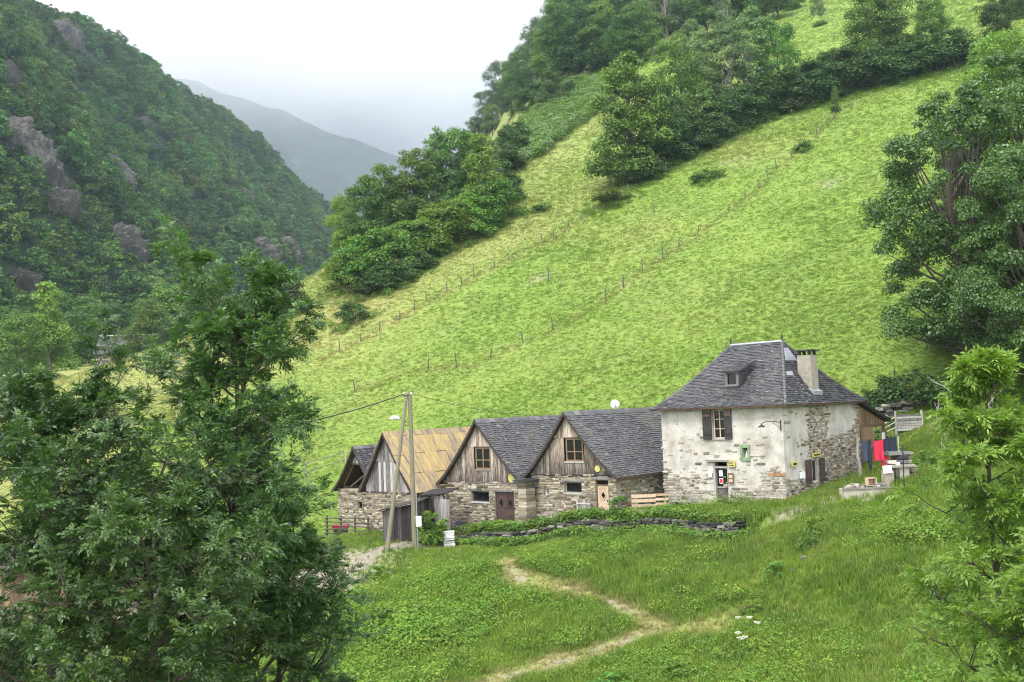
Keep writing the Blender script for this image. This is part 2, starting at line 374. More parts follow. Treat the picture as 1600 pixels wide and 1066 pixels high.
def _tps_k(r2): return np.where(r2 > 1e-9, 0.5*r2*np.log(np.maximum(r2, 1e-9)), 0)
_n = len(PTS); _d2 = ((PTS[:, None, :2]-PTS[None, :, :2])**2).sum(-1)
_A = np.zeros((_n+3, _n+3)); _A[:_n, :_n] = _tps_k(_d2)+np.eye(_n)*2.0
_A[:_n, _n] = 1; _A[:_n, _n+1:] = PTS[:, :2]; _A[_n, :_n] = 1; _A[_n+1:, :_n] = PTS[:, :2].T
_W = np.linalg.solve(_A, np.r_[PTS[:, 2], 0, 0, 0])
WALL_A, WALL_B = np.array([10.6, 45.0]), np.array([-3.4, 54.4])     # line of the terrace wall
def wall_bow(s): return 0.35*np.sin(s*1.1)+0.25*np.sin(s*0.45+1)
def wall_coords(x, y):
    t = (WALL_B-WALL_A); L = np.linalg.norm(t); t = t/L
    s = (x-WALL_A[0])*t[0]+(y-WALL_A[1])*t[1]
    d = (x-WALL_A[0])*t[1]*-1+(y-WALL_A[1])*t[0]      # positive on the valley side
    return s, d-wall_bow(s), L
def H(x, y):
    x, y = np.broadcast_arrays(vec(x), vec(y)); sh = x.shape; x, y = x.ravel(), y.ravel()
    z = np.array(hill(x, y)); m = (y < 76) & (np.abs(x) < 75)
    if m.any():
        xm, ym = x[m], y[m]; out = np.empty(len(xm))
        for i in range(0, len(xm), 20000):
            a, b = xm[i:i+20000], ym[i:i+20000]
            r2 = (a[:, None]-PTS[None, :, 0])**2+(b[:, None]-PTS[None, :, 1])**2
            out[i:i+20000] = _tps_k(r2)@_W[:_n]+_W[_n]+_W[_n+1]*a+_W[_n+2]*b
        s, d, L = wall_coords(xm, ym)
        drop = 0.72*smooth(-0.12, 0.12, d)*np.exp(-np.maximum(d, 0)/6)*smooth(-2.5, 0.5, s)*smooth(L+1.5, L-1, s)
        bumpy = 0.16*fbm(xm*0.45, ym*0.45, 0, 9, 3)*smooth(49, 44, ym-0.2*xm)
        out = out-drop+bumpy
        w = smooth(63, 75, ym)*1.0; w = np.maximum(w, smooth(55, 74, np.abs(xm)))
        z[m] = out*(1-w)+z[m]*w
    return z.reshape(sh)
def h1(x, y): return float(H(np.array([x]), np.array([y]))[0])
def ground_at(u, v, y0=22, y1=420):
    d = ray(u, v); ys = np.linspace(y0, y1, 1600); zz = H(d[0]*ys, ys)
    k = np.argmax(zz >= d[2]*ys) if (zz >= d[2]*ys).any() else len(ys)-1
    return np.array([d[0]*ys[k], ys[k], zz[k]])

# fence lines and paths, from where they run over the slope
def poly_on_ground(px): return np.array([ground_at(u, v, 30) for u, v in px])
FENCE_U = poly_on_ground([(500,565),(560,537),(600,513),(680,466),(760,425),(860,375),(930,332),(985,300)])
FENCE_L = poly_on_ground([(560,612),(655,580),(740,571),(800,545),(850,525),(940,475),(1020,415),(1085,372),(1135,335),(1180,300),(1250,232),(1330,165)])
MOWN = poly_on_ground([(700,1085),(790,1058),(900,1030),(985,1003),(1035,985),(1010,968),(955,945),(880,922),(815,905),(785,880)])
MOWN2 = poly_on_ground([(1030,990),(1080,985),(1130,985)])
TRACK = poly_on_ground([(470,950),(515,915),(555,885),(590,860),(640,852),(690,856)])
YARD = poly_on_ground([(1230,800),(1290,785),(1330,776),(1380,778)])
BARE = [(*ground_at(u, v, 60)[:2], r) for u, v, r in ((1305,284,1.0),(1140,252,1.5),(1130,225,1.6),(845,432,0.9),(700,520,0.8),(1010,540,0.8),(1225,480,0.7))]
def dist_poly(x, y, P):
    best = np.full(np.shape(x), 1e9); side = np.zeros(np.shape(x))
    for a, b in zip(P[:-1, :2], P[1:, :2]):
        t = b-a; L2 = t@t; s = np.clip(((x-a[0])*t[0]+(y-a[1])*t[1])/L2, 0, 1)
        d = np.hypot(x-a[0]-s*t[0], y-a[1]-s*t[1]); sg = np.sign(t[0]*(y-a[1])-t[1]*(x-a[0]))
        side = np.where(d < best, sg, side); best = np.minimum(best, d)
    return best, side
def surface_attrs(x, y):
    n = fbm(x*0.07, y*0.07, 0, 21, 4); n2 = fbm(x*0.5, y*0.5, 0, 33, 3)
    dU, sU = dist_poly(x, y, FENCE_U); dL, sL = dist_poly(x, y, FENCE_L)
    far = smooth(62, 74, y)
    above = np.where((sU > 0) & (x < FENCE_U[-1, 0]+4), smooth(0, 5, dU), 0.0)*smooth(0, 10, FENCE_U[-1, 0]+8-x)
    between = smooth(20, -30, x-0.25*(y-70))
    dry = far*(0.05+0.36*above+0.16*between+0.5*n+0.42*np.exp(-(dU/0.55)**2)+0.36*np.exp(-(dL/0.5)**2))
    m1, _ = dist_poly(x, y, MOWN); m2, _ = dist_poly(x, y, MOWN2); tr, _ = dist_poly(x, y, TRACK); ya, _ = dist_poly(x, y, YARD)
    mown = np.clip(np.maximum(smooth(1.0, 0.25, m1+0.9*n2), 0.8*smooth(1.3, 0.3, m2+1.2*n2)), 0, 1)*(y < 60)
    dry = np.maximum(dry, mown*0.9); dry = np.maximum(dry, 0.12+0.15*n)
    dirt = np.maximum(smooth(1.3, 0.6, tr+0.6*n2), 0.75*smooth(1.2, 0.4, ya+0.8*n2))*(y < 64)
    dirt = np.maximum(dirt, smooth(-0.05, 0.25, fbm(x*0.8, y*0.8, 0, 44, 3))*smooth(0.5, 0.1, m1)*mown*0.85)
    for bx, by, br in BARE: dirt = np.maximum(dirt, 0.5*smooth(br, br*0.35, np.hypot((x-bx)*0.6, (y-by)*1.3)+1.2*n2))
    dirt = np.maximum(dirt, smooth(10, 7, np.hypot((x+19)*0.7, y-49))*smooth(-0.5, 0.1, n2))
    return np.clip(dry, 0, 1), np.clip(dirt, 0, 1), mown
def axis(parts):
    out = []
    for a, b, s in parts: out += list(np.arange(a, b, s))
    return np.array(out+[parts[-1][1]])
gx = axis([(-1400, -400, 100), (-400, -120, 20), (-120, -46, 4), (-46, 34, 0.5), (34, 120, 3), (120, 400, 20), (400, 1400, 100)])
gy = axis([(-120, -20, 10), (-20, 18, 1.0), (18, 70, 0.4), (70, 190, 1.6), (190, 420, 6), (420, 850, 30)])
GX, GY = np.meshgrid(gx, gy); GZ = H(GX, GY)
idx = np.arange(GX.size).reshape(GX.shape)
quads = np.stack([idx[:-1, :-1], idx[:-1, 1:], idx[1:, 1:], idx[1:, :-1]], -1).reshape(-1, 4)
me = fast_mesh('meadow_ground', np.c_[GX.ravel(), GY.ravel(), GZ.ravel()], quads, np.zeros(GX.size), M['ground'])
me.polygons.foreach_set('use_smooth', [True]*len(me.polygons))
dry, dirt, mown = surface_attrs(GX.ravel(), GY.ravel())
for nm, val in (('dry', dry), ('dirt', dirt)):
    me.attributes.new(nm, 'FLOAT', 'POINT').data.foreach_set('value', val.astype(np.float32))
struct(link('meadow_ground', me))

# mountains
def grid_mesh(name, X, Y, Z, mat):
    i = np.arange(X.size).reshape(X.shape)
    q = np.stack([i[:-1, :-1], i[:-1, 1:], i[1:, 1:], i[1:, :-1]], -1).reshape(-1, 4)
    me = fast_mesh(name, np.c_[X.ravel(), Y.ravel(), Z.ravel()], q, np.zeros(X.size), mat)
    me.polygons.foreach_set('use_smooth', [True]*len(me.polygons)); return struct(link(name, me))
def mountain_z(x, y):
    pl = -158-1.302*x+0.173*y
    rib = 16*fbm(x*0.006+3, y*0.011, 0, 51, 4)+7*np.sin(y*0.035+0.02*x)*smooth(150, 300, y)
    crest = 205+10*fbm(x*0.01, y*0.012, 0, 60, 3)-0.24*softplus(y-690, 25)-0.1*np.maximum(0, 500-y)
    z = smin(pl+rib, crest-0.25*np.maximum(0, -x-200), 16)
    return z
mx_, my_ = np.meshgrid(np.arange(-620, -20, 6.0), np.arange(120, 860, 6.0))
def rock_wood_mat(name, rockcol, soil):
    m, nt, b = new_mat(name)
    n = noise(nt, 0.05, 6, 0.7, coord='World')
    c = ramp(nt, n, [(0.35, soil), (0.6, tuple(x*1.5 for x in soil)), (0.8, rockcol)])
    c = mixc(nt, 0.7, c, ramp(nt, noise(nt, 0.4, 6, 0.75, coord='World'), [(0.3, (0.5, 0.5, 0.5)), (0.7, (1.3, 1.3, 1.3))]), 'MULTIPLY')
    nt.links.new(c, b.inputs['Base Color']); b.inputs['Roughness'].default_value = 0.95
    bump(nt, b, noise(nt, 0.15, 8, 0.75, coord='World'), 1.0, 6.0); return m
M['mountain'] = rock_wood_mat('wooded_rock', (0.13, 0.13, 0.12), (0.025, 0.045, 0.02))
grid_mesh('wooded_mountain', mx_, my_, mountain_z(mx_, my_), M['mountain'])
# the farther mountain whose head is in the cloud
fx, fy = np.meshgrid(np.linspace(-1300, 700, 180), np.linspace(930, 1500, 90))
fz = -40+(fy-960)*1.25+120*fbm(fx*0.006, fy*0.005, 0, 71, 5)-0.12*(fx+250)
fz = np.maximum(fz, 300+0.36*(-147-fx)+26*fbm(fx*0.012, fy*0.002, 0, 74, 4)-1.15*np.abs(fy-1060))     # a nearer spur below the cloud
grid_mesh('far_mountain', fx, fy, fz, M['mountain'])

# ------------------------------------------------------------------ masonry, boards, slates
def stone_variant(seed):
    g = np.random.default_rng(seed)
    c = g.uniform(0.06, 0.2, 8)
    o = np.array([(-.5+c[0], -.5), (.5-c[1], -.5), (.5, -.5+c[2]*1.5), (.5, .5-c[3]*1.5), (.5-c[4], .5), (-.5+c[5], .5), (-.5, .5-c[6]*1.5), (-.5, -.5+c[7]*1.5)])
    o += g.uniform(-.03, .03, o.shape)
    k = 8; fr = o*np.array([0.9, 0.8])+g.uniform(-.02, .02, o.shape)
    V = [(x, 0.35, z) for x, z in o]+[(x, -0.55, z) for x, z in o]+[(x, -1+g.uniform(-.15, .15), z) for x, z in fr]
    Fs = [(r*k+i, r*k+(i+1) % k, (r+1)*k+(i+1) % k, (r+1)*k+i) for r in (0, 1) for i in range(k)]+[tuple(2*k+i for i in range(k))]
    return np.array(V), Fs
STONES = [stone_variant(i) for i in range(12)]
_stone_cache = {}
def stone_data(i, key):
    if (i, key) not in _stone_cache:
        _stone_cache[(i, key)] = MB().add(*STONES[i]).mesh('stone', M['stone_'+key])
    return _stone_cache[(i, key)]
def lay_stones(W, Hh, openings, seed, mask=None, ch=(0.05, 0.15), cw=(0.1, 0.42), z0=0.0):
    """courses of rubble as (x, z, w, h, depth)"""
    g = np.random.default_rng(seed); out = []; z = z0
    while z < Hh-0.03:
        h = min(g.uniform(*ch), Hh-z)
        x = -g.uniform(0, 0.1)
        while x < W-0.04:
            w = min(g.uniform(*cw)*(0.7+0.6*h/ch[1]), W+0.02-x)
            x0, z_0 = x, z+0.02*math.sin(x*1.7+z*5)
            x += w
            ww, hh = w-g.uniform(0.012, 0.03), h-g.uniform(0.012, 0.028)
            cx, cz = x0+w/2, z_0+h/2
            bad = False
            for (a, b, c, d) in openings:
                if x0 < b-0.01 and x0+w > a+0.01 and cz-hh/2 < d-0.005 and cz+hh/2 > c+0.005:
                    if x0 < a-0.06 and x0+w <= b+0.3: ww = a-x0-0.01; cx = x0+ww/2
                    elif x0+w > b+0.06 and x0 >= a-0.3: ww = x0+w-b-0.01; cx = b+0.01+ww/2
                    else: bad = True
            if bad or ww < 0.05 or hh < 0.03: continue
            if mask and not mask(cx, cz, g): continue
            out.append((cx, cz, ww, hh, g.uniform(0.012, 0.05), g.uniform(-0.05, 0.05)))
        z += h
    return out
def put_stones(wall, stones, key, limit, seed):
    g = np.random.default_rng(seed)
    order = sorted(range(len(stones)), key=lambda i: -stones[i][2]*stones[i][3])
    rest = MB()
    for r, i in enumerate(order):
        x, z, w, h, d, a = stones[i]; k = int(g.integers(12))
        if r < limit:
            o = link('stone', stone_data(k, key), wall, (x, 0, z)); o.scale = (w, d, h); o.rotation_euler = (0, a, 0)
        else:
            V, Fs = STONES[k]; V = V*np.array([w, d, h]); c, s = math.cos(a), math.sin(a)
            V = np.c_[V[:, 0]*c+V[:, 2]*s+x, V[:, 1], -V[:, 0]*s+V[:, 2]*c+z]
            rest.add(V, Fs, float(g.random()))
    if rest.n: rest.build('small_stonework', M['stones_'+key], wall, kind='stuff')
def wall_panel(W, Hh, ops, th=0.45, z0=0.0):
    """wall with real openings; outer face at y=0 looking to -y"""
    xs = sorted({0.0, W, *[o[0] for o in ops], *[o[1] for o in ops]}); zs = sorted({z0, Hh, *[o[2] for o in ops], *[o[3] for o in ops]})
    xs = [x for x in xs if 0 <= x <= W]; zs = [z for z in zs if z0 <= z <= Hh]
    solid = lambda i, j: 0 <= i < len(xs)-1 and 0 <= j < len(zs)-1 and not any(o[0] <= (xs[i]+xs[i+1])/2 <= o[1] and o[2] <= (zs[j]+zs[j+1])/2 <= o[3] for o in ops)
    b = MB()
    def q(*p): b.add(p, [(0, 1, 2, 3)])
    for i in range(len(xs)-1):
        for j in range(len(zs)-1):
            if not solid(i, j): continue
            a, c, d, e = xs[i], xs[i+1], zs[j], zs[j+1]
            q((a, 0, d), (c, 0, d), (c, 0, e), (a, 0, e)); q((c, th, d), (a, th, d), (a, th, e), (c, th, e))
            if not solid(i-1, j): q((a, th, d), (a, 0, d), (a, 0, e), (a, th, e))
            if not solid(i+1, j): q((c, 0, d), (c, th, d), (c, th, e), (c, 0, e))
            if not solid(i, j+1): q((a, 0, e), (c, 0, e), (c, th, e), (a, th, e))
            if not solid(i, j-1): q((a, th, d), (c, th, d), (c, 0, d), (a, 0, d))
    return b
def slate_rows(b, rows, seed, width=(0.12, 0.24), lap=1.25, thick=0.028, skip=None):
    """rows: list of (left point, right point) from eave to ridge"""
    g = np.random.default_rng(seed)
    for i in range(len(rows)-1):
        l0, r0 = map(vec, rows[i]); l1, r1 = map(vec, rows[i+1])
        L = np.linalg.norm(r0-l0)
        if L < 0.1: continue
        n = np.cross(r0-l0, l1-l0); n /= np.linalg.norm(n)
        s = 0.0
        while s < L-0.02:
            w = min(g.uniform(*width), L-s); a, c = s/L, (s+w)/L; s += w
            if skip and skip((l0+(r0-l0)*(a+c)/2)): continue
            e = g.normal(0, 0.018); gap = 0.004/L*1.5
            up = (l1-l0)*0
            A, B = l0+(r0-l0)*(a+gap), l0+(r0-l0)*(c-gap); C, D = l1+(r1-l1)*(c-gap), l1+(r1-l1)*(a+gap)
            dn = (l0-l1)/np.linalg.norm(l0-l1)*e
            A, B = A+dn, B+dn; C, D = B+(C-B)*lap, A+(D-A)*lap
            t = thick+g.uniform(0, 0.026)
            V = [A+n*t, B+n*t, C+n*0.006, D+n*0.006, A, B]
            b.add(V, [(0, 1, 2, 3), (4, 5, 1, 0), (1, 5, 2), (4, 0, 3)], float(np.clip(g.normal(0.52, 0.19), 0, 1)))
def resample(P, step):
    P = vec(P); s = np.r_[0, np.cumsum(np.linalg.norm(np.diff(P, axis=0), axis=1))]
    n = max(2, int(s[-1]/step)+1); t = np.linspace(0, s[-1], n)
    return np.stack([np.interp(t, s, P[:, k]) for k in range(P.shape[1])], 1)

def window(parent, x0, x1, z0, z1, y=0.12, mull=1, trans=1, fmat='wood_brown', name='window', fw=0.06, sill=None, curtain=None):
    w = MB()
    for a, b in (((x0, z0), (x0+fw, z1)), ((x1-fw, z0), (x1, z1)), ((x0+fw, z0), (x1-fw, z0+fw)), ((x0+fw, z1-fw), (x1-fw, z1))):
        w.box((a[0], y-0.03, a[1]), (b[0], y+0.05, b[1]))
    for k in range(mull):
        c = x0+(x1-x0)*(k+1)/(mull+1); w.box((c-fw*.45, y-0.025, z0+fw), (c+fw*.45, y+0.045, z1-fw))
    for k in range(trans):
        c = z0+(z1-z0)*((k+1)/(trans+1) if trans > 1 else 0.42); w.box((x0+fw, y-0.02, c-fw*.3), (x1-fw, y+0.04, c+fw*.3))
    o = w.build(name, M[fmat], parent)
    nx, nz = mull+1, trans+1
    for i in range(nx):
        for j in range(nz):
            a, c = x0+fw+(x1-x0-2*fw)*i/nx, x0+fw+(x1-x0-2*fw)*(i+1)/nx; d, e = z0+fw+(z1-z0-2*fw)*j/nz, z0+fw+(z1-z0-2*fw)*(j+1)/nz
            MB().box((a, y, d), (c, y+0.008, e)).build('pane', M['glass'], o)
    if sill: MB().box((x0-0.08, -0.06, z0-0.07), (x1+0.08, y+0.06, z0-0.003)).build('sill', M[sill], o)
    if curtain:
        c = MB(); n = 9; xs = np.linspace(x0+(x1-x0)*curtain[1], x0+(x1-x0)*curtain[2], n)
        V = [(x, y+0.14+0.03*math.sin(k*2.1), z) for z in (z0+0.02, z1-0.05) for k, x in enumerate(xs)]
        c.add(V, [(k, k+1, n+k+1, n+k) for k in range(n-1)]).build('curtain', M[curtain[0]], o)
    return o
def boards_gable(parent, W, zb, line, mat, seed, y=-0.02, step=0.19, ops=(), th=0.03, seam=None, x0=0.05):
    """vertical boards up to the roof line; each board a part"""
    g = np.random.default_rng(seed); x = x0
    while x < W-x0:
        w = min(g.uniform(0.75, 1.25)*step, W-x0-x); a, c = x+0.006, x+w-0.006; x += w
        if c-a < 0.02: continue
        ta, tc = line(a)-0.04, line(c)-0.04
        if max(ta, tc) < zb+0.06: continue
        segs = [(zb-g.uniform(0, 0.04), None)]
        cut = [o for o in ops if a < o[1] and c > o[0]]
        cuts = sorted({zb-g.uniform(0, 0.03), 99, *[o[2] for o in cut], *[o[3] for o in cut], *([seam] if seam else [])})
        for lo, hi in zip(cuts[:-1], cuts[1:]):
            mid = (lo+min(hi, max(ta, tc)))/2
            if any(o[2] <= mid <= o[3] for o in cut): continue
            za, zc = min(hi-0.01, ta), min(hi-0.01, tc)
            if max(za, zc)-lo < 0.05: continue
            za, zc = max(za, lo+0.01), max(zc, lo+0.01)
            yy = y-g.uniform(0, 0.014)-(0.012 if seam and lo >= seam-0.01 else 0)
            MB().prism([(a, yy, lo), (c, yy, lo), (c, yy, zc), (a, yy, za)], (0, th, 0)).build('board', M[mat], parent)
def gable_profile(W, zA, zE, ov, p=1.22, xa=None):
    xa = W/2 if xa is None else xa
    left = [(xa-(xa+ov)*t, zA-(zA-zE)*(1-(1-t)**p)) for t in np.linspace(0, 1, 13)]
    right = [(xa+(W+ov-xa)*t, zA-(zA-zE)*(1-(1-t)**p)) for t in np.linspace(0, 1, 13)]
    return left, right
def gable_roof(parent, W, D, zA, zE, seed, ov=0.38, yov=0.3, mat='slate', sheets=False, xa=None, p=1.22):
    left, right = gable_profile(W, zA, zE, ov, p, xa)
    roof = MB()
    for prof, sg in ((left, -1), (right, 1)):
        P = np.array([(x, -yov, z) for x, z in prof]); Q = P+np.array([0, D+2*yov, 0]); n = len(P)
        lo = np.array([0, 0, -0.09])
        V = np.vstack([P, Q, P+lo, Q+lo]); Fs = []
        for i in range(n-1):
            Fs += [(i, i+1, n+i+1, n+i), (2*n+i, 3*n+i, 3*n+i+1, 2*n+i+1), (i, 2*n+i, 2*n+i+1, i+1), (n+i, n+i+1, 3*n+i+1, 3*n+i)]
        Fs += [(n-1, 3*n-1, 4*n-1, 2*n-1)]
        roof.add(V, Fs)
    ro = roof.build('roof', M['deck'], parent)
    for prof, sg in ((left, -1), (right, 1)):         # rake boards along both verges
        for y in (-yov-0.035, D+yov+0.003):
            P = np.array([(x, y, z) for x, z in prof]); n = len(P); b = MB()
            V = np.vstack([P+[0, 0, 0.03], P+[0, 0, -0.17], P+[0, 0.032, 0.03], P+[0, 0.032, -0.17]])
            b.add(V, [q for i in range(n-1) for q in ((i, n+i, n+i+1, i+1), (2*n+i, 2*n+i+1, 3*n+i+1, 3*n+i), (i, i+1, 2*n+i+1, 2*n+i), (n+i, 3*n+i, 3*n+i+1, n+i+1))]).build('rake_board', M['rake'], ro)
    if not sheets:
        for prof, sg in ((left, -1), (right, 1)):
            b = MB(); pr = resample(prof[::-1], 0.14); rows = []
            for k, (x, z) in enumerate(pr):
                a = (x, -yov-0.03, z+0.004); c = (x, D+yov+0.03, z+0.004)
                rows.append((a, c) if sg > 0 else (c, a))
            slate_rows(b, rows, seed+sg); b.build('slate_covering', M[mat], ro, kind='stuff')
        rc = MB(); g = np.random.default_rng(seed)
        y = -yov-0.03
        xa2 = left[0][0]
        while y < D+yov:
            w = g.uniform(0.3, 0.45); t = g.uniform(0, 0.02)
            for s in (-1, 1): rc.add([(xa2, y, zA+0.06+t), (xa2, y+w, zA+0.06+t), (xa2+s*0.17, y+w, zA-0.16+t), (xa2+s*0.17, y, zA-0.16+t)], [(0, 1, 2, 3) if s < 0 else (3, 2, 1, 0)], float(g.uniform(.5, 1)))
            y += w
        rc.build('ridge_cap', M[mat], ro)
    else:
        g = np.random.default_rng(seed)
        for prof, sg in ((left, -1), (right, 1)):
            pr = resample(prof[::-1], 1.15); nr = len(pr)-1; ny = 11
            for i in range(nr):
                for j in range(ny):
                    ya, yb = -yov-0.02+(D+2*yov)*j/ny, -yov-0.02+(D+2*yov)*(j+1)/ny+0.05
                    (xa_, za), (xb, zb) = pr[i], pr[i+1]
                    sh = 0.04*g.normal(); t = 0.02*(1 if (i+j) % 2 else 1.8)+g.uniform(0, 0.01)
                    d = np.array([xa_-xb, 0, za-zb]); d /= np.linalg.norm(d); nrm = np.array([-d[2], 0, d[0]]); nrm *= np.sign(nrm[2])
                    A = np.array([xa_, ya, za])+d*(0.1+sh); B = np.array([xa_, yb, za])+d*(0.1+sh); C = np.array([xb, yb, zb])-d*0.06; E = np.array([xb, ya, zb])-d*0.06
                    poly = [A+nrm*(t+0.03), B+nrm*(t+0.03), C+nrm*(t+0.01), E+nrm*(t+0.01)]
                    if sg < 0: poly = poly[::-1]
                    MB().prism(poly, -nrm*0.018).build('roof_sheet', M['lichen'], ro)
        b = MB(); xa2 = left[0][0]
        for s in (-1, 1): b.prism([(xa2, -yov, zA+0.09), (xa2, D+yov, zA+0.09), (xa2+s*0.2, D+yov, zA-0.2), (xa2+s*0.2, -yov, zA-0.2)][::(1 if s < 0 else -1)], (0, 0, -0.02))
        b.build('ridge_cap', M['lichen'], ro)
    def line(x):
        L = np.array(left[::-1]+right[1:]); return float(np.interp(x, L[:, 0], L[:, 1]))-0.1
    return ro, line
def barn(name, label, origin, W, D, zW, zA, zE, ops, seed, limit=230, key='tan', wallz=-1.2, xa=None, boards='wood_gable', gable_ops=(), seam=None, mat='slate', sheets=False, board_y=-0.02, p=1.22, gable=True, ov=0.38):
    t = thing(name, label, 'barn', origin, -ANG)
    fw = wall_panel(W, zW, ops, 0.45, wallz).build('front_wall', M['mortar'], t)
    put_stones(fw, lay_stones(W, zW, ops, seed, z0=-0.3), key, limit, seed)
    rw = wall_panel(D-0.46, zW+0.1, [], 0.45, wallz).build('side_wall', M['mortar'], t, (W, 0.46, 0), math.pi/2)
    put_stones(rw, lay_stones(D-0.5, zW, [], seed+1, z0=-0.1), key, 60, seed+1)
    lw = wall_panel(D-0.46, zW+0.1, [], 0.45, wallz).build('side_wall', M['mortar'], t, (0, D, 0), -math.pi/2)
    bw = wall_panel(W-0.92, zW+0.1, [], 0.45, wallz).build('back_wall', M['mortar'], t, (W-0.46, D, 0), math.pi)
    ro, line = gable_roof(t, W, D, zA, zE, seed, mat=mat, sheets=sheets, xa=xa, p=p, ov=ov)
    if gable:
        boards_gable(t, W, zW, line, boards, seed+5, y=board_y, ops=gable_ops, seam=seam, x0=-0.02)
        MB().box((0.0, -0.03, zW-0.13), (W, 0.2, zW-0.012)).build('wall_plate', M['wood_dark'], t)
        # back gable in one boarded panel
        xs = np.linspace(0.05, W-0.05, 9); P = [(W-0.05, D-0.02, zW), (0.05, D-0.02, zW)]+[(x, D-0.02, line(x)) for x in xs]
        MB().prism(P, (0, -0.04, 0)).build('back_gable', M[boards], t)
        P = [(0.05, 0.6, zW), (W-0.05, 0.6, zW), (W-0.05, D-0.5, zW), (0.05, D-0.5, zW)]
        MB().prism(P, (0, 0, -0.05)).build('loft_floor', M['wood_dark'], t)
    return t, fw, line
def diamond_door(parent, x0, x1, z0, z1, mat, seed, leaves=1, lower=True):
    """ledged door: stiles, panels, a diamond light"""
    for k in range(leaves):
        a, c = x0+(x1-x0)*k/leaves+0.008, x0+(x1-x0)*(k+1)/leaves-0.008
        d = MB(); y = 0.1; s = 0.11
        d.box((a, y, z0), (c, y+0.04, z1))
        o = d.build('door', M[mat], parent)
        b = MB()
        for p, q in (((a, z0), (a+s, z1)), ((c-s, z0), (c, z1)), ((a+s, z0), (c-s, z0+s)), ((a+s, z1-s), (c-s, z1)), ((a+s, z0+(z1-z0)*.4), (c-s, z0+(z1-z0)*.4+s))):
            b.box((p[0], y-0.025, p[1]), (q[0], y-0.002, q[1]))
        b.build('door_frame', M[mat], o)
        cx, cz = (a+c)/2, z0+(z1-z0)*0.68; r, h = (c-a)*.2, (z1-z0)*.12
        MB().prism([(cx, y-0.012, cz-h), (cx+r, y-0.012, cz), (cx, y-0.012, cz+h), (cx-r, y-0.012, cz)], (0, 0.01, 0)).build('diamond_light', M['glass'], o)
        e = 0.035; R2, H2 = r+e, h+e*2; bb = MB()
        for p, q, p2, q2 in (((0, -h), (r, 0), (0, -H2), (R2, 0)), ((r, 0), (0, h), (R2, 0), (0, H2)), ((0, h), (-r, 0), (0, H2), (-R2, 0)), ((-r, 0), (0, -h), (-R2, 0), (0, -H2))):
            bb.prism([(cx+p[0], y-0.03, cz+p[1]), (cx+p2[0], y-0.03, cz+p2[1]), (cx+q2[0], y-0.03, cz+q2[1]), (cx+q[0], y-0.03, cz+q[1])], (0, 0.028, 0))
        bb.build('diamond_frame', M['wood_pale' if mat == 'wood_pale' else 'wood_grey' if mat == 'wood_brown' else mat], o)
        if lower:
            zz = z0+s; top = z0+(z1-z0)*.4; n = 3
            for j in range(n):
                MB().box((a+s, y-0.014, zz+(top-zz)*j/n+0.006), (c-s, y-0.003, zz+(top-zz)*(j+1)/n-0.006)).build('door_plank', M[mat], o)
        MB().box((c-s*.8, y-0.07, z0+(z1-z0)*.48), (c-s*.5, y-0.03, z0+(z1-z0)*.54)).build('handle', M['iron'], o)
def disc(parent, x, z, r, mat, name, y=-0.07):
    n = 20; MB().prism([(x+r*math.cos(2*math.pi*k/n), y, z+r*math.sin(2*math.pi*k/n)) for k in range(n)], (0, 0.03, 0)).build(name, M[mat], parent)

# ---- barn with the diamond light in its brown door
b3, fw3, line3 = barn('stone_barn', 'stone barn with a brown door holding a diamond light, joined to the plastered house', (0.74, 53.75, -6.2), 5.6, 9.6, 2.75, 5.95, 2.62,
    [(4.3, 5.12, -1.2, 2.5), (2.24, 3.4, 1.76, 2.36), (0.82, 1.1, 1.6, 2.1), (1.36, 2.64, -1.2, 0.42)], 31, xa=2.65, gable_ops=[(2.4, 3.62, 3.36, 4.64)], seam=4.62)
window(b3, 2.44, 3.58, 3.4, 4.6, 0.06, 1, 1, 'wood_brown', fw=0.085, sill='wood_grey')
window(b3, 2.26, 3.38, 1.78, 2.34, 0.16, 0, 0, 'wood_grey', fw=0.05, sill='concrete')
window(b3, 0.83, 1.09, 1.62, 2.08, 0.2, 0, 0, 'white', fw=0.05)
MB().box((2.1, -0.03, 2.37), (3.55, 0.3, 2.5)).build('lintel', M['wood_grey'], b3)
diamond_door(b3, 4.36, 5.06, 0.66, 2.2, 'wood_pale', 3)
MB().box((4.3, 0.04, 0.55), (4.36, 0.2, 2.5)).box((5.06, 0.04, 0.55), (5.12, 0.2, 2.5)).box((4.36, 0.04, 2.2), (5.06, 0.2, 2.26)).box((4.36, 0.04, 2.44), (5.06, 0.2, 2.5)).build('door_case', M['wood_brown'], b3)
MB().box((4.36, 0.1, 2.26), (5.06, 0.11, 2.44)).build('fanlight', M['glass'], b3)
MB().box((4.15, -0.04, 2.503), (5.3, 0.3, 2.62)).build('lintel', M['wood_grey'], b3)
MB().box((4.25, -0.3, 0.35), (5.2, 0.4, 0.64)).build('threshold', M['concrete'], b3)
MB().box((1.25, -0.04, 0.423), (2.75, 0.3, 0.53)).build('lintel', M['wood_grey'], b3)
disc(b3, 4.52, 3.05, 0.17, 'yellow', 'round_plate'); disc(b3, 4.93, 3.05, 0.14, 'green_paint', 'round_plate')
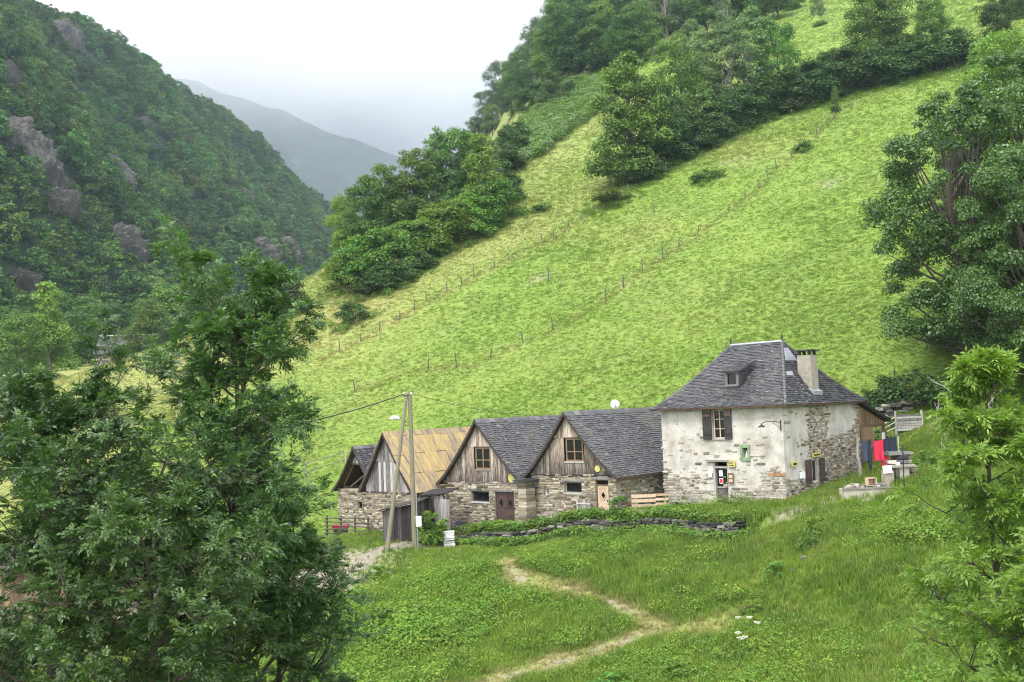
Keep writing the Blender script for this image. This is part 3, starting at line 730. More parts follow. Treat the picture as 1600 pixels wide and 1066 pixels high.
# ---- barn with the double door
b2, fw2, line2 = barn('stone_barn', 'stone barn with a dark double door and a red curtain in its low window', (-4.21, 57.72, -6.9), 6.16, 9.6, 2.98, 6.4, 2.85,
    [(3.95, 5.37, -1.2, 2.46), (2.14, 3.5, 1.84, 2.44), (2.2, 3.3, -1.2, 0.45)], 41, xa=2.9, gable_ops=[(2.5, 3.75, 3.62, 4.92)], seam=4.9)
window(b2, 2.54, 3.7, 3.66, 4.88, 0.06, 1, 1, 'wood_brown', fw=0.085, sill='wood_grey')
window(b2, 2.16, 3.48, 1.86, 2.42, 0.16, 0, 0, 'wood_dark', fw=0.05, sill='wood_grey', curtain=('curtain_red', 0.25, 0.6))
MB().box((2.0, -0.03, 2.443), (3.6, 0.3, 2.56)).build('lintel', M['wood_grey'], b2)
diamond_door(b2, 4.0, 5.32, 0.7, 2.4, 'wood_door', 4, 2)
MB().box((3.95, 0.04, 0.6), (4.0, 0.2, 2.46)).box((5.32, 0.04, 0.6), (5.37, 0.2, 2.46)).box((4.0, 0.04, 2.4), (5.32, 0.2, 2.46)).build('door_case', M['wood_dark'], b2)
MB().box((3.8, -0.04, 2.463), (5.5, 0.3, 2.56)).build('lintel', M['wood_grey'], b2)
MB().box((3.9, -0.25, 0.4), (5.4, 0.4, 0.69)).build('threshold', M['concrete'], b2)
disc(b2, 5.3, 3.22, 0.26, 'yellow', 'round_plate')
# ---- barn under yellow lichen sheets
by, fwy, liney = barn('stone_barn', 'stone barn with grey boarded gable under yellow lichen covered roof sheets', (-8.95, 59.41, -7.2), 3.95, 8.6, 2.76, 6.15, 2.75,
    [], 51, limit=200, xa=1.92, seam=4.5, sheets=True, p=1.1, boards='wood_grey')
# ---- barn with the open loft
bo, fwo, lineo = barn('stone_barn', 'small stone barn with a dark open loft under its slate gable', (-12.05, 67.21, -8.0), 4.1, 6.5, 3.2, 5.98, 3.1,
    [(2.0, 2.5, 1.9, 2.4)], 61, limit=120, key='tan', mat='slate_black', gable=False, xa=2.05, p=1.28, ov=0.3)
boards_gable(bo, 4.1, 4.85, lineo, 'wood_grey', 8, y=0.12, x0=1.1)
xs = np.linspace(0.05, 4.05, 9)
MB().prism([(4.05, 6.48, 3.2), (0.05, 6.48, 3.2)]+[(x, 6.48, lineo(x)) for x in xs], (0, -0.05, 0)).build('back_gable', M['wood_dark'], bo)
MB().prism([(0.3, 0.45, 3.25), (3.8, 0.45, 3.25), (3.8, 6.0, 3.25), (0.3, 6.0, 3.25)], (0, 0, -0.06)).build('loft_floor', M['wood_dark'], bo)
for a, c in (((0.3, 0.3, 3.4), (1.95, 0.3, 5.6)), ((3.8, 0.3, 3.4), (2.15, 0.3, 5.6)), ((0.9, 0.35, 3.3), (3.0, 0.35, 4.4)), ((1.1, 0.12, 4.83), (3.0, 0.12, 4.83))):
    MB().tube([a, c], 0.06, 5).build('roof_beam', M['wood_brown'], bo)
window(bo, 2.0, 2.5, 1.9, 2.4, 0.14, 0, 0, 'wood_grey', fw=0.05)

# ---- the plastered house
HW, HD, HH = 6.8, 8.7, 5.38
house = thing('stone_house', 'plastered stone house with a hipped slate roof, dormer and chimney', 'house', (7.56, 51.75, -5.6), -ANG)
hop = [(2.92, 3.76, -1.2, 2.62), (3.0, 3.72, 3.74, 5.22), (4.62, 4.9, 2.85, 3.3)]
def mask_front(x, z, g):
    n = float(fbm(x*0.8, z*1.1, 0, 5, 4))
    p = 0.95-(z-0.4)*0.42 + 1.7*n
    if x < 0.6+0.5*n: p += 0.5
    if x > 5.4: p += 0.3*(z < 2.4)
    return g.random() < min(1, max(0.07 if z < 4.2 else 0.025, p))
hf = wall_panel(HW, HH, hop, 0.5, -1.2).build('front_wall', M['plaster'], house)
put_stones(hf, lay_stones(HW, HH-0.1, hop+[(3.7, 4.25, 1.5, 2.75)], 71, mask_front, (0.05, 0.17), (0.09, 0.4), -0.1), 'pale', 190, 72)
sop = [(2.55, 3.45, 1.5, 2.55)]
def mask_side(x, z, g):
    if 2.5 < x < 4.9+0.2*math.sin(z*3): return g.random() < 0.97
    n = float(fbm(x*0.7, z*0.7, 0, 15, 3))
    if x <= 2.5: return g.random() < (0.95 if z < 1.9+0.8*n else 0.05)
    lim = 3.45+0.15*(x-5)+0.9*n
    return g.random() < (0.96 if z < lim or x > 8.2 else 0.05)
hs = wall_panel(HD-0.51, HH, [(a-0.51, b-0.51, c, d) for a, b, c, d in sop], 0.5, -1.2).build('side_wall', M['plaster'], house, (HW, 0.51, 0), math.pi/2)
st = lay_stones(HD, HH-0.1, sop, 73, mask_side, (0.05, 0.15), (0.1, 0.4), 0.3)
put_stones(hs, [(x-0.51, z, w, h, d, a) for x, z, w, h, d, a in st], 'tan', 110, 74)
wall_panel(HD-0.51, HH, [], 0.5, -1.2).build('side_wall', M['plaster'], house, (0, HD, 0), -math.pi/2)
wall_panel(HW-1.02, HH, [], 0.5, -1.2).build('back_wall', M['plaster'], house, (HW-0.51, HD, 0), math.pi)
# roof
zE, zR, OV = 5.3, 8.57, 0.42
EC = [np.array(p, float) for p in ((-OV, -OV), (HW+OV, -OV), (HW+OV, HD+OV), (-OV, HD+OV))]
RL, RR = np.array((1.81, HD/2)), np.array((4.82, HD/2)); TO = [RL, RR, RR, RL]
def ring(s): return [np.array([*(EC[k]+(TO[k]-EC[k])*s), zE+(zR-zE)*s**1.22]) for k in range(4)]
lv = np.linspace(0, 1, 14); b = MB(); V = np.array([p for s in lv for p in ring(s)])
Fs = [(4*i+k, 4*i+(k+1) % 4, 4*i+4+(k+1) % 4, 4*i+4+k) for i in range(13) for k in range(4)]
b.add(np.vstack([V, [(*p, zE-0.07) for p in EC]]), Fs+[(56, 59, 58, 57)]+[(56+k, 56+(k+1) % 4, (k+1) % 4, k) for k in range(4)])
hr = b.build('roof', M['deck'], house)
for k, nm in enumerate(('front', 'right', 'back', 'left')):
    rows = []
    fine = np.linspace(0, 1, 200); mid = np.array([(lambda r: (r[k]+r[(k+1) % 4])/2)(ring(s)) for s in fine])
    L = np.r_[0, np.cumsum(np.linalg.norm(np.diff(mid, axis=0), axis=1))]
    for s in np.interp(np.arange(0, L[-1], 0.135), L, fine):
        r = ring(s); rows.append((r[k]+[0, 0, 0.004], r[(k+1) % 4]+[0, 0, 0.004]))
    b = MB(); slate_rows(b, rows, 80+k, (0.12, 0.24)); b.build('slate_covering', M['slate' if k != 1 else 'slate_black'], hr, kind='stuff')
for k in range(4):
    P = np.array([ring(s)[k] for s in np.linspace(0, 1, 22)])+[0, 0, 0.03]
    b = MB(); g = np.random.default_rng(k)
    for i in range(21): b.tube([P[i], P[i]+(P[i+1]-P[i])*1.08+[0, 0, -0.02]], 0.075, 5, rnd=float(g.uniform(0.5, 0.95)))
    b.build('hip_slates', M['slate'], hr)
MB().tube([(*RL, zR+0.01), (*RR, zR+0.01)], 0.09, 6).build('ridge_cap', M['zinc'], hr)
for p in (RL, RR): MB().tube([(*p, zR), (*p, zR+0.2), (*p, zR+0.24), (*p, zR+0.28), (*p, zR+0.42)], [0.05, 0.035, 0.08, 0.05, 0.008], 6).build('finial', M['iron'], hr)
def roof_z(x, y):       # height of the front slope above (x, y)
    s = (y+OV)/(HD/2+OV); return zE+(zR-zE)*max(s, 0)**1.22
# flashing patches on the right slope
for (s0, s1, a, c) in ((0.72, 0.9, 0.05, 0.55), (0.5, 0.56, 0.04, 0.2)):
    r0, r1 = ring(s0), ring(s1); A = r0[1]+(r0[2]-r0[1])*a; B = r0[1]+(r0[2]-r0[1])*c; C = r1[1]+(r1[2]-r1[1])*c; D_ = r1[1]+(r1[2]-r1[1])*a
    up = np.array([0.045, 0, 0.05]); MB().prism([A+up, B+up, C+up, D_+up], (0, 0, -0.012)).build('zinc_flashing', M['zinc'], hr)
# dormer
dx0, dx1, dy, dz0, dz1 = 3.3, 3.9, 1.15, 6.4, 7.05
dor = MB().box((dx0-0.06, dy, 6.1), (dx0, 2.6, dz1)).box((dx1, dy, 6.1), (dx1+0.06, 2.6, dz1)).box((dx0, dy, 6.1), (dx1, 2.6, dz0)).build('dormer', M['slate_black'], house)
wd = MB()
for a, c in (((dx0-.07, dz0-.08), (dx0+.06, dz1)), ((dx1-.06, dz0-.08), (dx1+.07, dz1)), ((dx0+.06, dz0-.08), (dx1-.06, dz0+.03)), ((dx0+.06, dz1-.08), (dx1-.06, dz1))): wd.box((a[0], dy-0.05, a[1]), (c[0], dy-0.003, c[1]))
wd.build('dormer_frame', M['wood_grey'], dor)
MB().box((dx0+.06, dy+0.02, dz0), (dx1-.06, dy+0.03, dz1)).build('pane', M['glass'], dor)
MB().box((dx0+.06, dy+0.1, dz0), (dx0+.3, dy+0.14, dz1)).build('shutter', M['wood_brown'], dor)
b = MB(); rows = []
for t in np.linspace(0, 1, 12):
    y = dy-0.18+(3.0-dy)*t; z = dz1+0.03+(roof_z(3.6, 2.95)+0.16-dz1)*t; rows.append(((dx0-0.2, y, z), (dx1+0.2, y, z)))
P = [rows[0][0], rows[0][1], rows[-1][1], rows[-1][0]]
MB().prism([vec(p)-[0, 0, 0.004] for p in P], (0, 0, -0.07)).build('dormer_roof', M['rake'], dor)
slate_rows(b, rows, 99); b.build('dormer_slates', M['slate'], dor, kind='stuff')
# chimney
ch = MB().box((5.95, 3.63, 5.4), (6.67, 4.37, 7.75)).build('chimney', M['chimney'], house)
for x, y in ((5.98, 3.66), (6.52, 3.66), (5.98, 4.2), (6.52, 4.2)): MB().box((x, y, 7.753), (x+0.12, y+0.12, 7.96)).build('chimney_foot', M['iron'], ch)
MB().box((5.82, 3.5, 7.963), (6.8, 4.5, 8.03), jit=0.012).build('chimney_cap', M['stone_dark'], ch)
MB().prism([(5.8, 3.5, 5.9+0.55), (6.8, 3.5, 5.92), (6.8, 4.5, 5.92), (5.8, 4.5, 5.9+0.55)], (0, 0, -0.3)).build('chimney_flashing', M['zinc'], ch)
# front window with shutters
hw = window(house, 3.02, 3.7, 3.76, 5.2, 0.14, 1, 2, 'wood_pale', fw=0.055, sill='zinc')
for (a, c) in ((2.5, 2.99), (3.73, 4.12)):
    s = MB().box((a, -0.1, 3.72), (c, -0.06, 5.24)).build('shutter', M['wood_dark'], house)
    for z in (3.95, 4.98): MB().box((a+0.03, -0.125, z), (c-0.03, -0.103, z+0.1)).build('shutter_ledge', M['wood_dark'], s)
    MB().box((a+0.01, -0.112, 4.86), (c-0.01, -0.1035, 5.22)).build('shutter_panel', M['wood_brown'], s)
MB().box((2.85, -0.03, 5.222), (3.9, 0.3, 5.33)).build('lintel', M['wood_dark'], house)
# door
dr = MB().box((3.0, 0.16, 0.66), (3.68, 0.2, 2.3)).build('door', M['wood_dark'], house)
MB().box((3.06, 0.14, 1.4), (3.62, 0.157, 2.24)).build('door_glass', M['glass'], dr)
MB().box((3.0, 0.125, 1.33), (3.68, 0.158, 1.39)).build('door_rail', M['wood_grey'], dr)
MB().box((3.16, 0.125, 1.9), (3.36, 0.137, 2.2)).build('paper_notice', M['paper'], dr)
q = MB().box((3.17, 0.125, 1.54), (3.37, 0.137, 1.8)).build('red_sticker', M['paper'], dr)
MB().box((3.195, 0.12, 1.57), (3.345, 0.1245, 1.77)).build('print', M['red_print'], q)
MB().box((3.38, 0.125, 1.84), (3.52, 0.137, 1.89)).build('small_sticker', M['green_paint'], dr)
MB().box((2.92, 0.02, 0.6), (3.0, 0.24, 2.62)).box((3.68, 0.02, 0.6), (3.76, 0.24, 2.62)).box((3.0, 0.02, 2.3), (3.68, 0.24, 2.4)).build('door_case', M['wood_grey'], house)
MB().box((2.6, -0.14, 2.623), (3.85, 0.35, 2.72)).build('lintel', M['stone_grey'], house)
MB().box((2.75, -0.45, 0.3), (3.95, 0.45, 0.62)).build('door_step', M['concrete'], house)
# plates and notices beside the door
for (a, c, d, e, m_, nm) in ((3.8, 4.2, 2.38, 2.7, 'yellow', 'yellow_plate'), (3.79, 4.07, 1.58, 2.08, 'wood_brown', 'notice_board'), (2.68, 2.88, 1.86, 2.18, 'paper', 'paper_notice')):
    q = MB().box((a, -0.1, d), (c, -0.072, e)).build(nm, M[m_], house)
    if m_ == 'yellow':
        for k in range(3): MB().box((a+.05, -0.106, d+.06+.08*k), (c-.05-.06*(k % 2), -0.1015, d+.09+.08*k)).build('print', M['black_print'], q)
    if m_ == 'wood_brown':
        for k in range(2): MB().box((a+.04, -0.108, d+.06+.2*k), (c-.04, -0.1015, d+.2+.2*k)).build('print', M['wood_pale'], q)
# green niche with a small figure
nf = MB().box((4.5, -0.07, 2.68), (5.02, -0.04, 2.85)).box((4.5, -0.07, 3.3), (5.02, -0.04, 3.46)).box((4.5, -0.07, 2.85), (4.62, -0.04, 3.3)).box((4.9, -0.07, 2.85), (5.02, -0.04, 3.3)).build('niche_frame', M['green_paint'], house)
MB().box((4.62, 0.3, 2.85), (4.9, 0.34, 3.3)).build('niche_back', M['stone_dark'], nf)
MB().tube([(4.76, 0.1, 2.85), (4.76, 0.1, 2.98), (4.76, 0.1, 3.06), (4.76, 0.1, 3.12), (4.76, 0.1, 3.16)], [0.06, 0.05, 0.025, 0.04, 0.01], 8).build('figurine', M['white'], nf)
# wall lamp on its scrolled bracket
lm = MB().tube([(6.72, -0.06, 4.1), (6.72, -0.06, 4.62)], 0.025, 6).build('lamp_bracket', M['iron'], house)
MB().tube([(6.72, -0.08, 4.5), (6.5, -0.35, 4.56), (6.25, -0.6, 4.55), (6.1, -0.75, 4.48)], 0.018, 6).build('lamp_arm', M['iron'], lm)
MB().tube([(6.72, -0.08, 4.2), (6.62, -0.2, 4.35), (6.45, -0.4, 4.52)], 0.012, 5).build('lamp_scroll', M['iron'], lm)
MB().tube([(6.1, -0.75, 4.48), (6.1, -0.75, 4.4), (6.1, -0.75, 4.36), (6.1, -0.75, 4.3)], [0.02, 0.05, 0.14, 0.17], 10).build('lamp_shade', M['iron'], lm)
MB().box((5.95, -0.045, 1.98), (6.79, 0.02, 2.1), jit=0.01).build('brick_band', M['brick'], house)
# side window with shutters and plates
wm = MB().box((2.55, 0.1, 1.5), (2.62, 0.2, 2.55)).box((3.38, 0.1, 1.5), (3.45, 0.2, 2.55)).box((2.97, 0.1, 1.5), (3.03, 0.2, 2.55)).box((2.62, 0.1, 2.48), (2.97, 0.2, 2.55)).box((3.03, 0.1, 2.48), (3.38, 0.2, 2.55)).build('window', M['wood_grey'], house, (HW, 0, 0), math.pi/2)
for a, c in ((2.62, 2.97), (3.03, 3.38)): MB().box((a, 0.14, 1.5), (c, 0.15, 2.48)).build('pane', M['glass'], wm)
xs = np.linspace(2.62, 3.38, 25); V = [(x, 0.22+0.03*math.sin(k*2.0), z) for z in (1.5, 2.5) for k, x in enumerate(xs)]
MB().add(V, [(k, k+1, 26+k-0, 25+k) for k in range(24)]).build('curtain', M['curtain'], wm)
for a, c in ((2.0, 2.52), (3.48, 4.0)):
    s = MB().box((a, -0.12, 1.42), (c, -0.08, 2.6)).build('shutter', M['wood_door'], house, (HW, 0, 0), math.pi/2)
    for z in (1.6, 2.3): MB().box((a+0.03, -0.145, z), (c-0.03, -0.123, z+0.1)).build('shutter_ledge', M['wood_door'], s)
for (a, c, d, e, m_, nm) in ((2.72, 3.58, 2.68, 2.88, 'yellow', 'yellow_plate'), (0.5, 1.05, 2.38, 2.6, 'yellow', 'yellow_plate'), (1.35, 1.78, 1.75, 2.05, 'white', 'white_box')):
    q = MB().box((a, -0.12, d), (c, -0.07 if m_ != 'white' else -0.03, e)).build(nm, M[m_], house, (HW, 0, 0), math.pi/2)
    if m_ == 'yellow': MB().box((a+.1, -0.127, d+.06), (c-.1, -0.1225, e-.07)).build('print', M['black_print'], q)
# boarded lean-to at the back of the house
PX = HW
def ptop(s): return 5.22-(s-8.7)*0.3
lt = MB()
rows = []
lt.prism([(PX+0.3, 8.6, 5.3), (PX+0.3, 12.35, 5.3-3.75*0.3), (0.0, 12.35, 5.3-3.75*0.3), (0.0, 8.6, 5.3)], (0, 0, -0.1))
lo = lt.build('lean_to_roof', M['rake'], house)
b = MB(); slate_rows(b, [((PX+0.33, 12.4-3.8*t, 4.18+1.14*t), (0, 12.4-3.8*t, 4.18+1.14*t)) for t in np.linspace(0, 1, 26)][::1], 120)
b.build('lean_to_slates', M['slate_black'], lo, kind='stuff')
for k in range(20):
    a = 8.72+k*0.165; z = 4.02; t = ptop(a)-0.12
    MB().prism([(PX+0.02, a, z), (PX+0.02, a+0.158, z), (PX+0.02, a+0.158, t-0.05), (PX+0.02, a, t)], (-0.03, 0, 0)).build('board', M['wood_brown'], house)
MB().box((PX-0.1, 8.72, 3.86), (PX+0.04, 12.1, 4.015)).build('wall_plate', M['wood_brown'], house)
for y, z0 in ((8.73, 0.6), (10.35, 0.6), (12.0, 0.6)): MB().box((PX-0.09, y, z0), (PX+0.03, y+0.12, 3.857)).build('porch_post', M['wood_brown'], house)
for k in range(5): MB().box((PX+0.035, 8.9+k*0.28, 2.75), (PX+0.06, 9.17+k*0.28, 3.85)).build('board', M['wood_brown'], house)
MB().box((PX+0.062, 8.9, 3.0), (PX+0.085, 10.28, 3.1)).build('board', M['wood_brown'], house)
wall_panel(3.4, 4.0, [], 0.2, -1).build('back_wall', M['wood_dark'], house, (2.5, 12.1, 0), -math.pi/2)
MB().box((PX-2.0, 8.75, 2.6), (PX-1.9, 11.5, 3.6)).build('white_panel', M['white'], house)
MB().box((PX+0.04, 11.55, 1.9), (PX+0.07, 11.95, 3.5)).build('white_board', M['white'], house)

# ------------------------------------------------------------------ things around the houses
def loc_house(o, x, y): p = vec(o)+EX*x+EY*y; return p
# terrace wall, each large stone a part
tL = float(np.linalg.norm(WALL_B-WALL_A)); tdir = (WALL_B-WALL_A)/tL
ang = math.atan2(-tdir[1], -tdir[0])
tw = thing('terrace_wall', 'low mossy dry stone terrace wall below the stone barns', 'wall', (0, 0, 0))
g = np.random.default_rng(5); cand = []
s = 0.6
for course in range(7):
    s = 0.3+g.uniform(0, .3)
    while s < tL-0.5:
        w = g.uniform(0.22, 0.65); sc = s+w/2; s += w+0.015
        d0 = wall_bow(sc)
        p = WALL_A+tdir*sc+np.array([-tdir[1], tdir[0]])*(d0+0.12-0.02*course)
        ptop = WALL_A+tdir*sc+np.array([-tdir[1], tdir[0]])*(d0-0.35)
        zt = h1(*ptop)+0.06; z = zt-0.72+course*0.115
        if z > zt-0.03: continue
        if course == 6 and g.random() < 0.35: continue
        cand.append((p[0], p[1], z, w, g.uniform(0.1, 0.14)))
for k, (x, y, z, w, hh) in enumerate(cand[:300]):
    o = link('stone', stone_data(int(g.integers(12)), 'dark'), tw, (x, y, z), ang)
    o.scale = (w, g.uniform(0.14, 0.26), hh); o.rotation_euler = (g.uniform(-.06, .06), g.uniform(-.07, .07), ang+g.uniform(-.08, .08))
# stone buttress pillar with slate cap between the two barns
pp = loc_house((-4.21, 57.72, 0), 6.38, -0.1)
bt = thing('stone_pillar', 'square rubble pillar with a slate cap between two barns', 'pillar', (pp[0], pp[1], -6.0), -ANG)
for k in range(13):
    z = k*0.165; t = 1-k*0.012
    MB().box((-0.3*t, -0.42*t, z-0.3*(k == 0)), (0.3*t, 0.4*t, z+0.155), jit=0.02).build('stone', M['stone_tan'], bt)
for k in range(3): MB().box((-0.55+0.05*k, -0.6+0.05*k, 2.16+0.055*k), (0.55-0.05*k, 0.55-0.05*k, 2.205+0.055*k), jit=0.02).build('cap_slate', M['slate'], bt)
# plank shed in front of the yellow barn
sx = thing('plank_shed', 'weathered black plank shed in front of the yellow roofed barn', 'shed', (-7.15, 52.9, h1(-6.4, 52.7)-0.1), -0.12)
g = np.random.default_rng(12)
for k in range(9):
    a = k*0.195; MB().prism([(a, g.uniform(-.015, .015), g.uniform(0, .06)), (a+0.187, 0, g.uniform(0, .06)), (a+0.187, 0, 1.74+0.19*(a+0.187)), (a, 0, 1.74+0.19*a)], (0, 0.03, 0)).build('board', M['wood_dark'], sx)
for k in range(10):
    a = k*0.3; MB().prism([(1.78, a, 0), (1.78, a+0.29, 0), (1.78, a+0.29, 2.05), (1.78, a, 2.05)], (-0.03, 0, 0)).build('board', M['wood_dark'], sx)
    MB().prism([(-0.03, a+0.29, 0), (-0.03, a, 0), (-0.03, a, 1.72), (-0.03, a+0.29, 1.72)], (0.03, 0, 0)).build('board', M['wood_dark'], sx)
for k in range(5):
    MB().prism([(-0.2, -0.22+0.66*k, 1.78), (2.0, -0.22+0.66*k, 2.2), (2.0, 0.5+0.66*k, 2.2), (-0.2, 0.5+0.66*k, 1.78)], (0, 0, -0.045)).build('roof_sheet', M['rake'], sx)
# second lean-to of boards between the shed and the barn with the double door
sy = thing('lean_to_shed', 'lean-to of old grey boards below the yellow roof eave', 'shed', (-5.15, 55.4, h1(-4.6, 55)-0.1), -0.5)
for k in range(8):
    a = k*0.2; hh = 2.3+g.uniform(-.25, .1)
    MB().box((a, 0, 0), (a+0.188, 0.03, hh)).build('board', M['wood_grey' if k > 2 else 'wood_dark'], sy)
MB().prism([(-0.3, -0.15, 2.35), (1.5, -0.15, 2.45), (1.5, 1.2, 2.65), (-0.3, 1.2, 2.55)], (0, 0, -0.05)).build('roof_sheet', M['wood_dark'], sy)
for x in (-0.3, 1.5): MB().tube([(x, 0.06, -0.2), (x, 0.06, 2.32)], 0.06, 6).build('post', M['wood_dark'], sy)
# utility poles, lamp, meter box, wires
z0 = h1(-5.39, 51.5)
up = thing('utility_pole', 'upright grey wooden utility pole carrying the overhead wire', 'utility pole', (-5.39, 51.5, z0))
MB().tube([(0, 0, -0.4), (0, 0, 4), (0, 0, 8.0)], [0.14, 0.12, 0.1], 10).build('pole', M['pole'], up)
MB().tube([(0.17, -0.05, -0.2), (0.16, -0.05, 2.9)], 0.035, 6).build('cable_duct', M['zinc'], up)
MB().box((0.12, -0.22, 1.1), (0.4, -0.1, 1.62)).build('meter_box', M['white'], up)
MB().tube([(-0.3, -0.06, 7.78), (0.1, -0.06, 7.82)], 0.04, 6).build('bracket', M['iron'], up)
for x in (-0.28, 0.08): MB().tube([(x, -0.06, 7.82), (x, -0.06, 7.88), (x, -0.06, 7.95)], [0.025, 0.05, 0.03], 8).build('insulator', M['white'], up)
z1 = h1(-6.72, 50.9)
sp = thing('leaning_pole', 'leaning wooden strut pole with a street lamp on it', 'pole', (-6.72, 50.9, z1))
top = np.array([-5.56+6.72, 51.42-50.9, z0+7.75-z1])
MB().tube([(-0.06, -0.03, -0.4), top*0.5, top], [0.12, 0.105, 0.085], 10).build('pole', M['pole'], sp)
lp = top*0.84
la = MB().tube([lp, lp+[-0.35, -0.1, 0.12]], 0.03, 6).build('lamp_arm', M['zinc'], sp)
MB().tube([lp+[-0.2, -0.06, 0.1], lp+[-0.3, -0.09, 0.16], lp+[-0.5, -0.15, 0.17], lp+[-0.68, -0.2, 0.12]], [0.05, 0.1, 0.11, 0.03], 8).build('lamp_head', M['white'], la)
def wire(a, c, sag, r, label):
    t = np.linspace(0, 1, 24)[:, None]; P = vec(a)*(1-t)+vec(c)*t; P[:, 2] -= sag*4*t[:, 0]*(1-t[:, 0])
    tag(MB().tube(P, r, 5).build('overhead_wire', M['iron']), label, 'wire')
ptop_ = np.array([-5.6, 51.44, z0+7.9])
wire(ptop_, (-17.5, 44.0, -0.9), 0.55, 0.028, 'thick black overhead wire running from the pole into the ash trees')
wire(ptop_+[0.3, 0, 0], loc_house((0.74, 53.75, -0.45), 2.6, 0.2), 0.35, 0.012, 'thin overhead wire from the pole to the gable with the brown window')
# dish on the ridge
dl = loc_house((0.74, 53.75, 0), 2.65, 3.9)
ds = thing('satellite_dish', 'white round satellite dish above a slate ridge', 'dish', (dl[0]+0.25, dl[1]+0.35, -0.35))
MB().tube([(0, 0, -0.1), (0, 0, 0.4)], 0.03, 6).build('mast', M['zinc'], ds)
b = MB(); n = 20
rings = [(r, 0.09*(1-(r/0.25)**2)) for r in (0.25, 0.19, 0.12, 0.04)]
V = [(r*math.cos(2*math.pi*k/n), d+0.1, 0.42+r*math.sin(2*math.pi*k/n)) for r, d in [(r, -d) for r, d in rings] for k in range(n)]
b.add(V, [(i*n+k, i*n+(k+1) % n, (i+1)*n+(k+1) % n, (i+1)*n+k) for i in range(3) for k in range(n)]+[tuple(3*n+k for k in range(n))])
b.build('reflector', M['white'], ds, smooth_sh=True)
# picket gate, pallet fence, benches
def planks_h(parent, x0, x1, zs, hgt, mat, y=0.0):
    for z in zs: MB().box((x0, y, z), (x1, y+0.025, z+hgt), jit=0.004).build('slat', M[mat], parent)
pg = loc_house((0.74, 53.75, 0), 3.3, -0.35)
gt = thing('picket_gate', 'small grey picket gate with a diagonal brace leaning by the brown door', 'gate', (pg[0], pg[1], -5.68), -ANG)
for k in range(8): MB().box((k*0.115, 0, 0), (k*0.115+0.07, 0.02, 0.98+0.02*(k % 3))).build('picket', M['wood_grey'], gt)
for z in (0.15, 0.75): MB().box((0, -0.028, z), (0.88, -0.003, z+0.07)).build('rail', M['wood_grey'], gt)
MB().prism([(0, -0.035, 0.75), (0.07, -0.035, 0.68), (0.86, -0.035, 0.2), (0.86, -0.035, 0.28)], (0, 0.006, 0)).build('brace', M['wood_grey'], gt)
pf = thing('slatted_fence', 'pinkish brown slatted fence closing the gap beside the plastered house', 'fence', (5.55, 49.5, -5.42), math.radians(-4))
for x in (0.0, 1.12, 1.72): MB().box((x, -0.03, -0.2), (x+0.13, 0.1, 1.03)).build('post', M['wood_brown'], pf)
planks_h(pf, 0.02, 1.2, (0.12, 0.37, 0.62, 0.85), 0.15, 'wood_pale', -0.056)
planks_h(pf, 1.2, 1.84, (0.22, 0.45, 0.68, 0.9), 0.12, 'wood_pale', -0.056)
def bench(lbl, o, x, y, z, L, mat='wood_grey'):
    p = loc_house(o, x, y); t = thing('bench', lbl, 'bench', (p[0], p[1], z), -ANG)
    MB().box((0, -0.16, 0.36), (L, 0.16, 0.42), jit=0.008).build('seat', M[mat], t)
    for a in (0.12, L-0.32): MB().box((a, -0.13, -0.15), (a+0.2, 0.13, 0.357), jit=0.01).build('leg', M['stone_dark'], t)
HO = (7.56, 51.75, 0)
bench('short plank bench on stone feet near the slatted fence', HO, 0.6, -0.32, -5.35, 1.25)
bench('long plank bench beside the house door', HO, 3.98, -0.34, -5.25, 1.8)
bench('low dark bench under the red curtained window', (-4.21, 57.72, 0), 2.1, -0.3, -6.62, 1.35, 'wood_dark')
# white cabinet, orange marker post
wc = thing('white_cabinet', 'white utility cabinet beside the bush near the double door barn', 'cabinet', (-3.75, 53.1, h1(-3.75, 53.1)-0.05), 0.15)
MB().box((-0.28, -0.16, 0), (0.28, 0.16, 0.86)).build('cabinet_body', M['white'], wc)
MB().box((-0.3, -0.18, 0.863), (0.3, 0.18, 0.9)).build('cabinet_lid', M['white'], wc)
MB().box((-0.24, -0.168, 0.06), (0.1, -0.1625, 0.82)).build('cabinet_door', M['white'], wc)
om = thing('marker_post', 'short orange marker post below the terrace wall end', 'post', (-3.42, 52.0, h1(-3.42, 52.0)))
MB().tube([(0, 0, -0.1), (0, 0, 0.2)], 0.07, 8).build('post', M['orange_pot'], om); MB().tube([(0, 0, 0.2), (0, 0, 0.3)], [0.075, 0.06], 8).build('cap', M['white'], om)
# striped sack against the double door barn
p = loc_house((-4.21, 57.72, 0), 1.35, -0.3)
sk = tag(MB().tube([(0, 0, 0), (0, 0.01, 0.12), (0, 0.03, 0.35), (0, 0.08, 0.52), (0, 0.1, 0.56)], [0.2, 0.24, 0.22, 0.13, 0.03], 10).build('sack', M['blue_cloth'], None, (p[0], p[1], h1(p[0], p[1])-0.02), smooth_sh=True), 'grey blue sack leaning on the double door barn wall', 'sack')
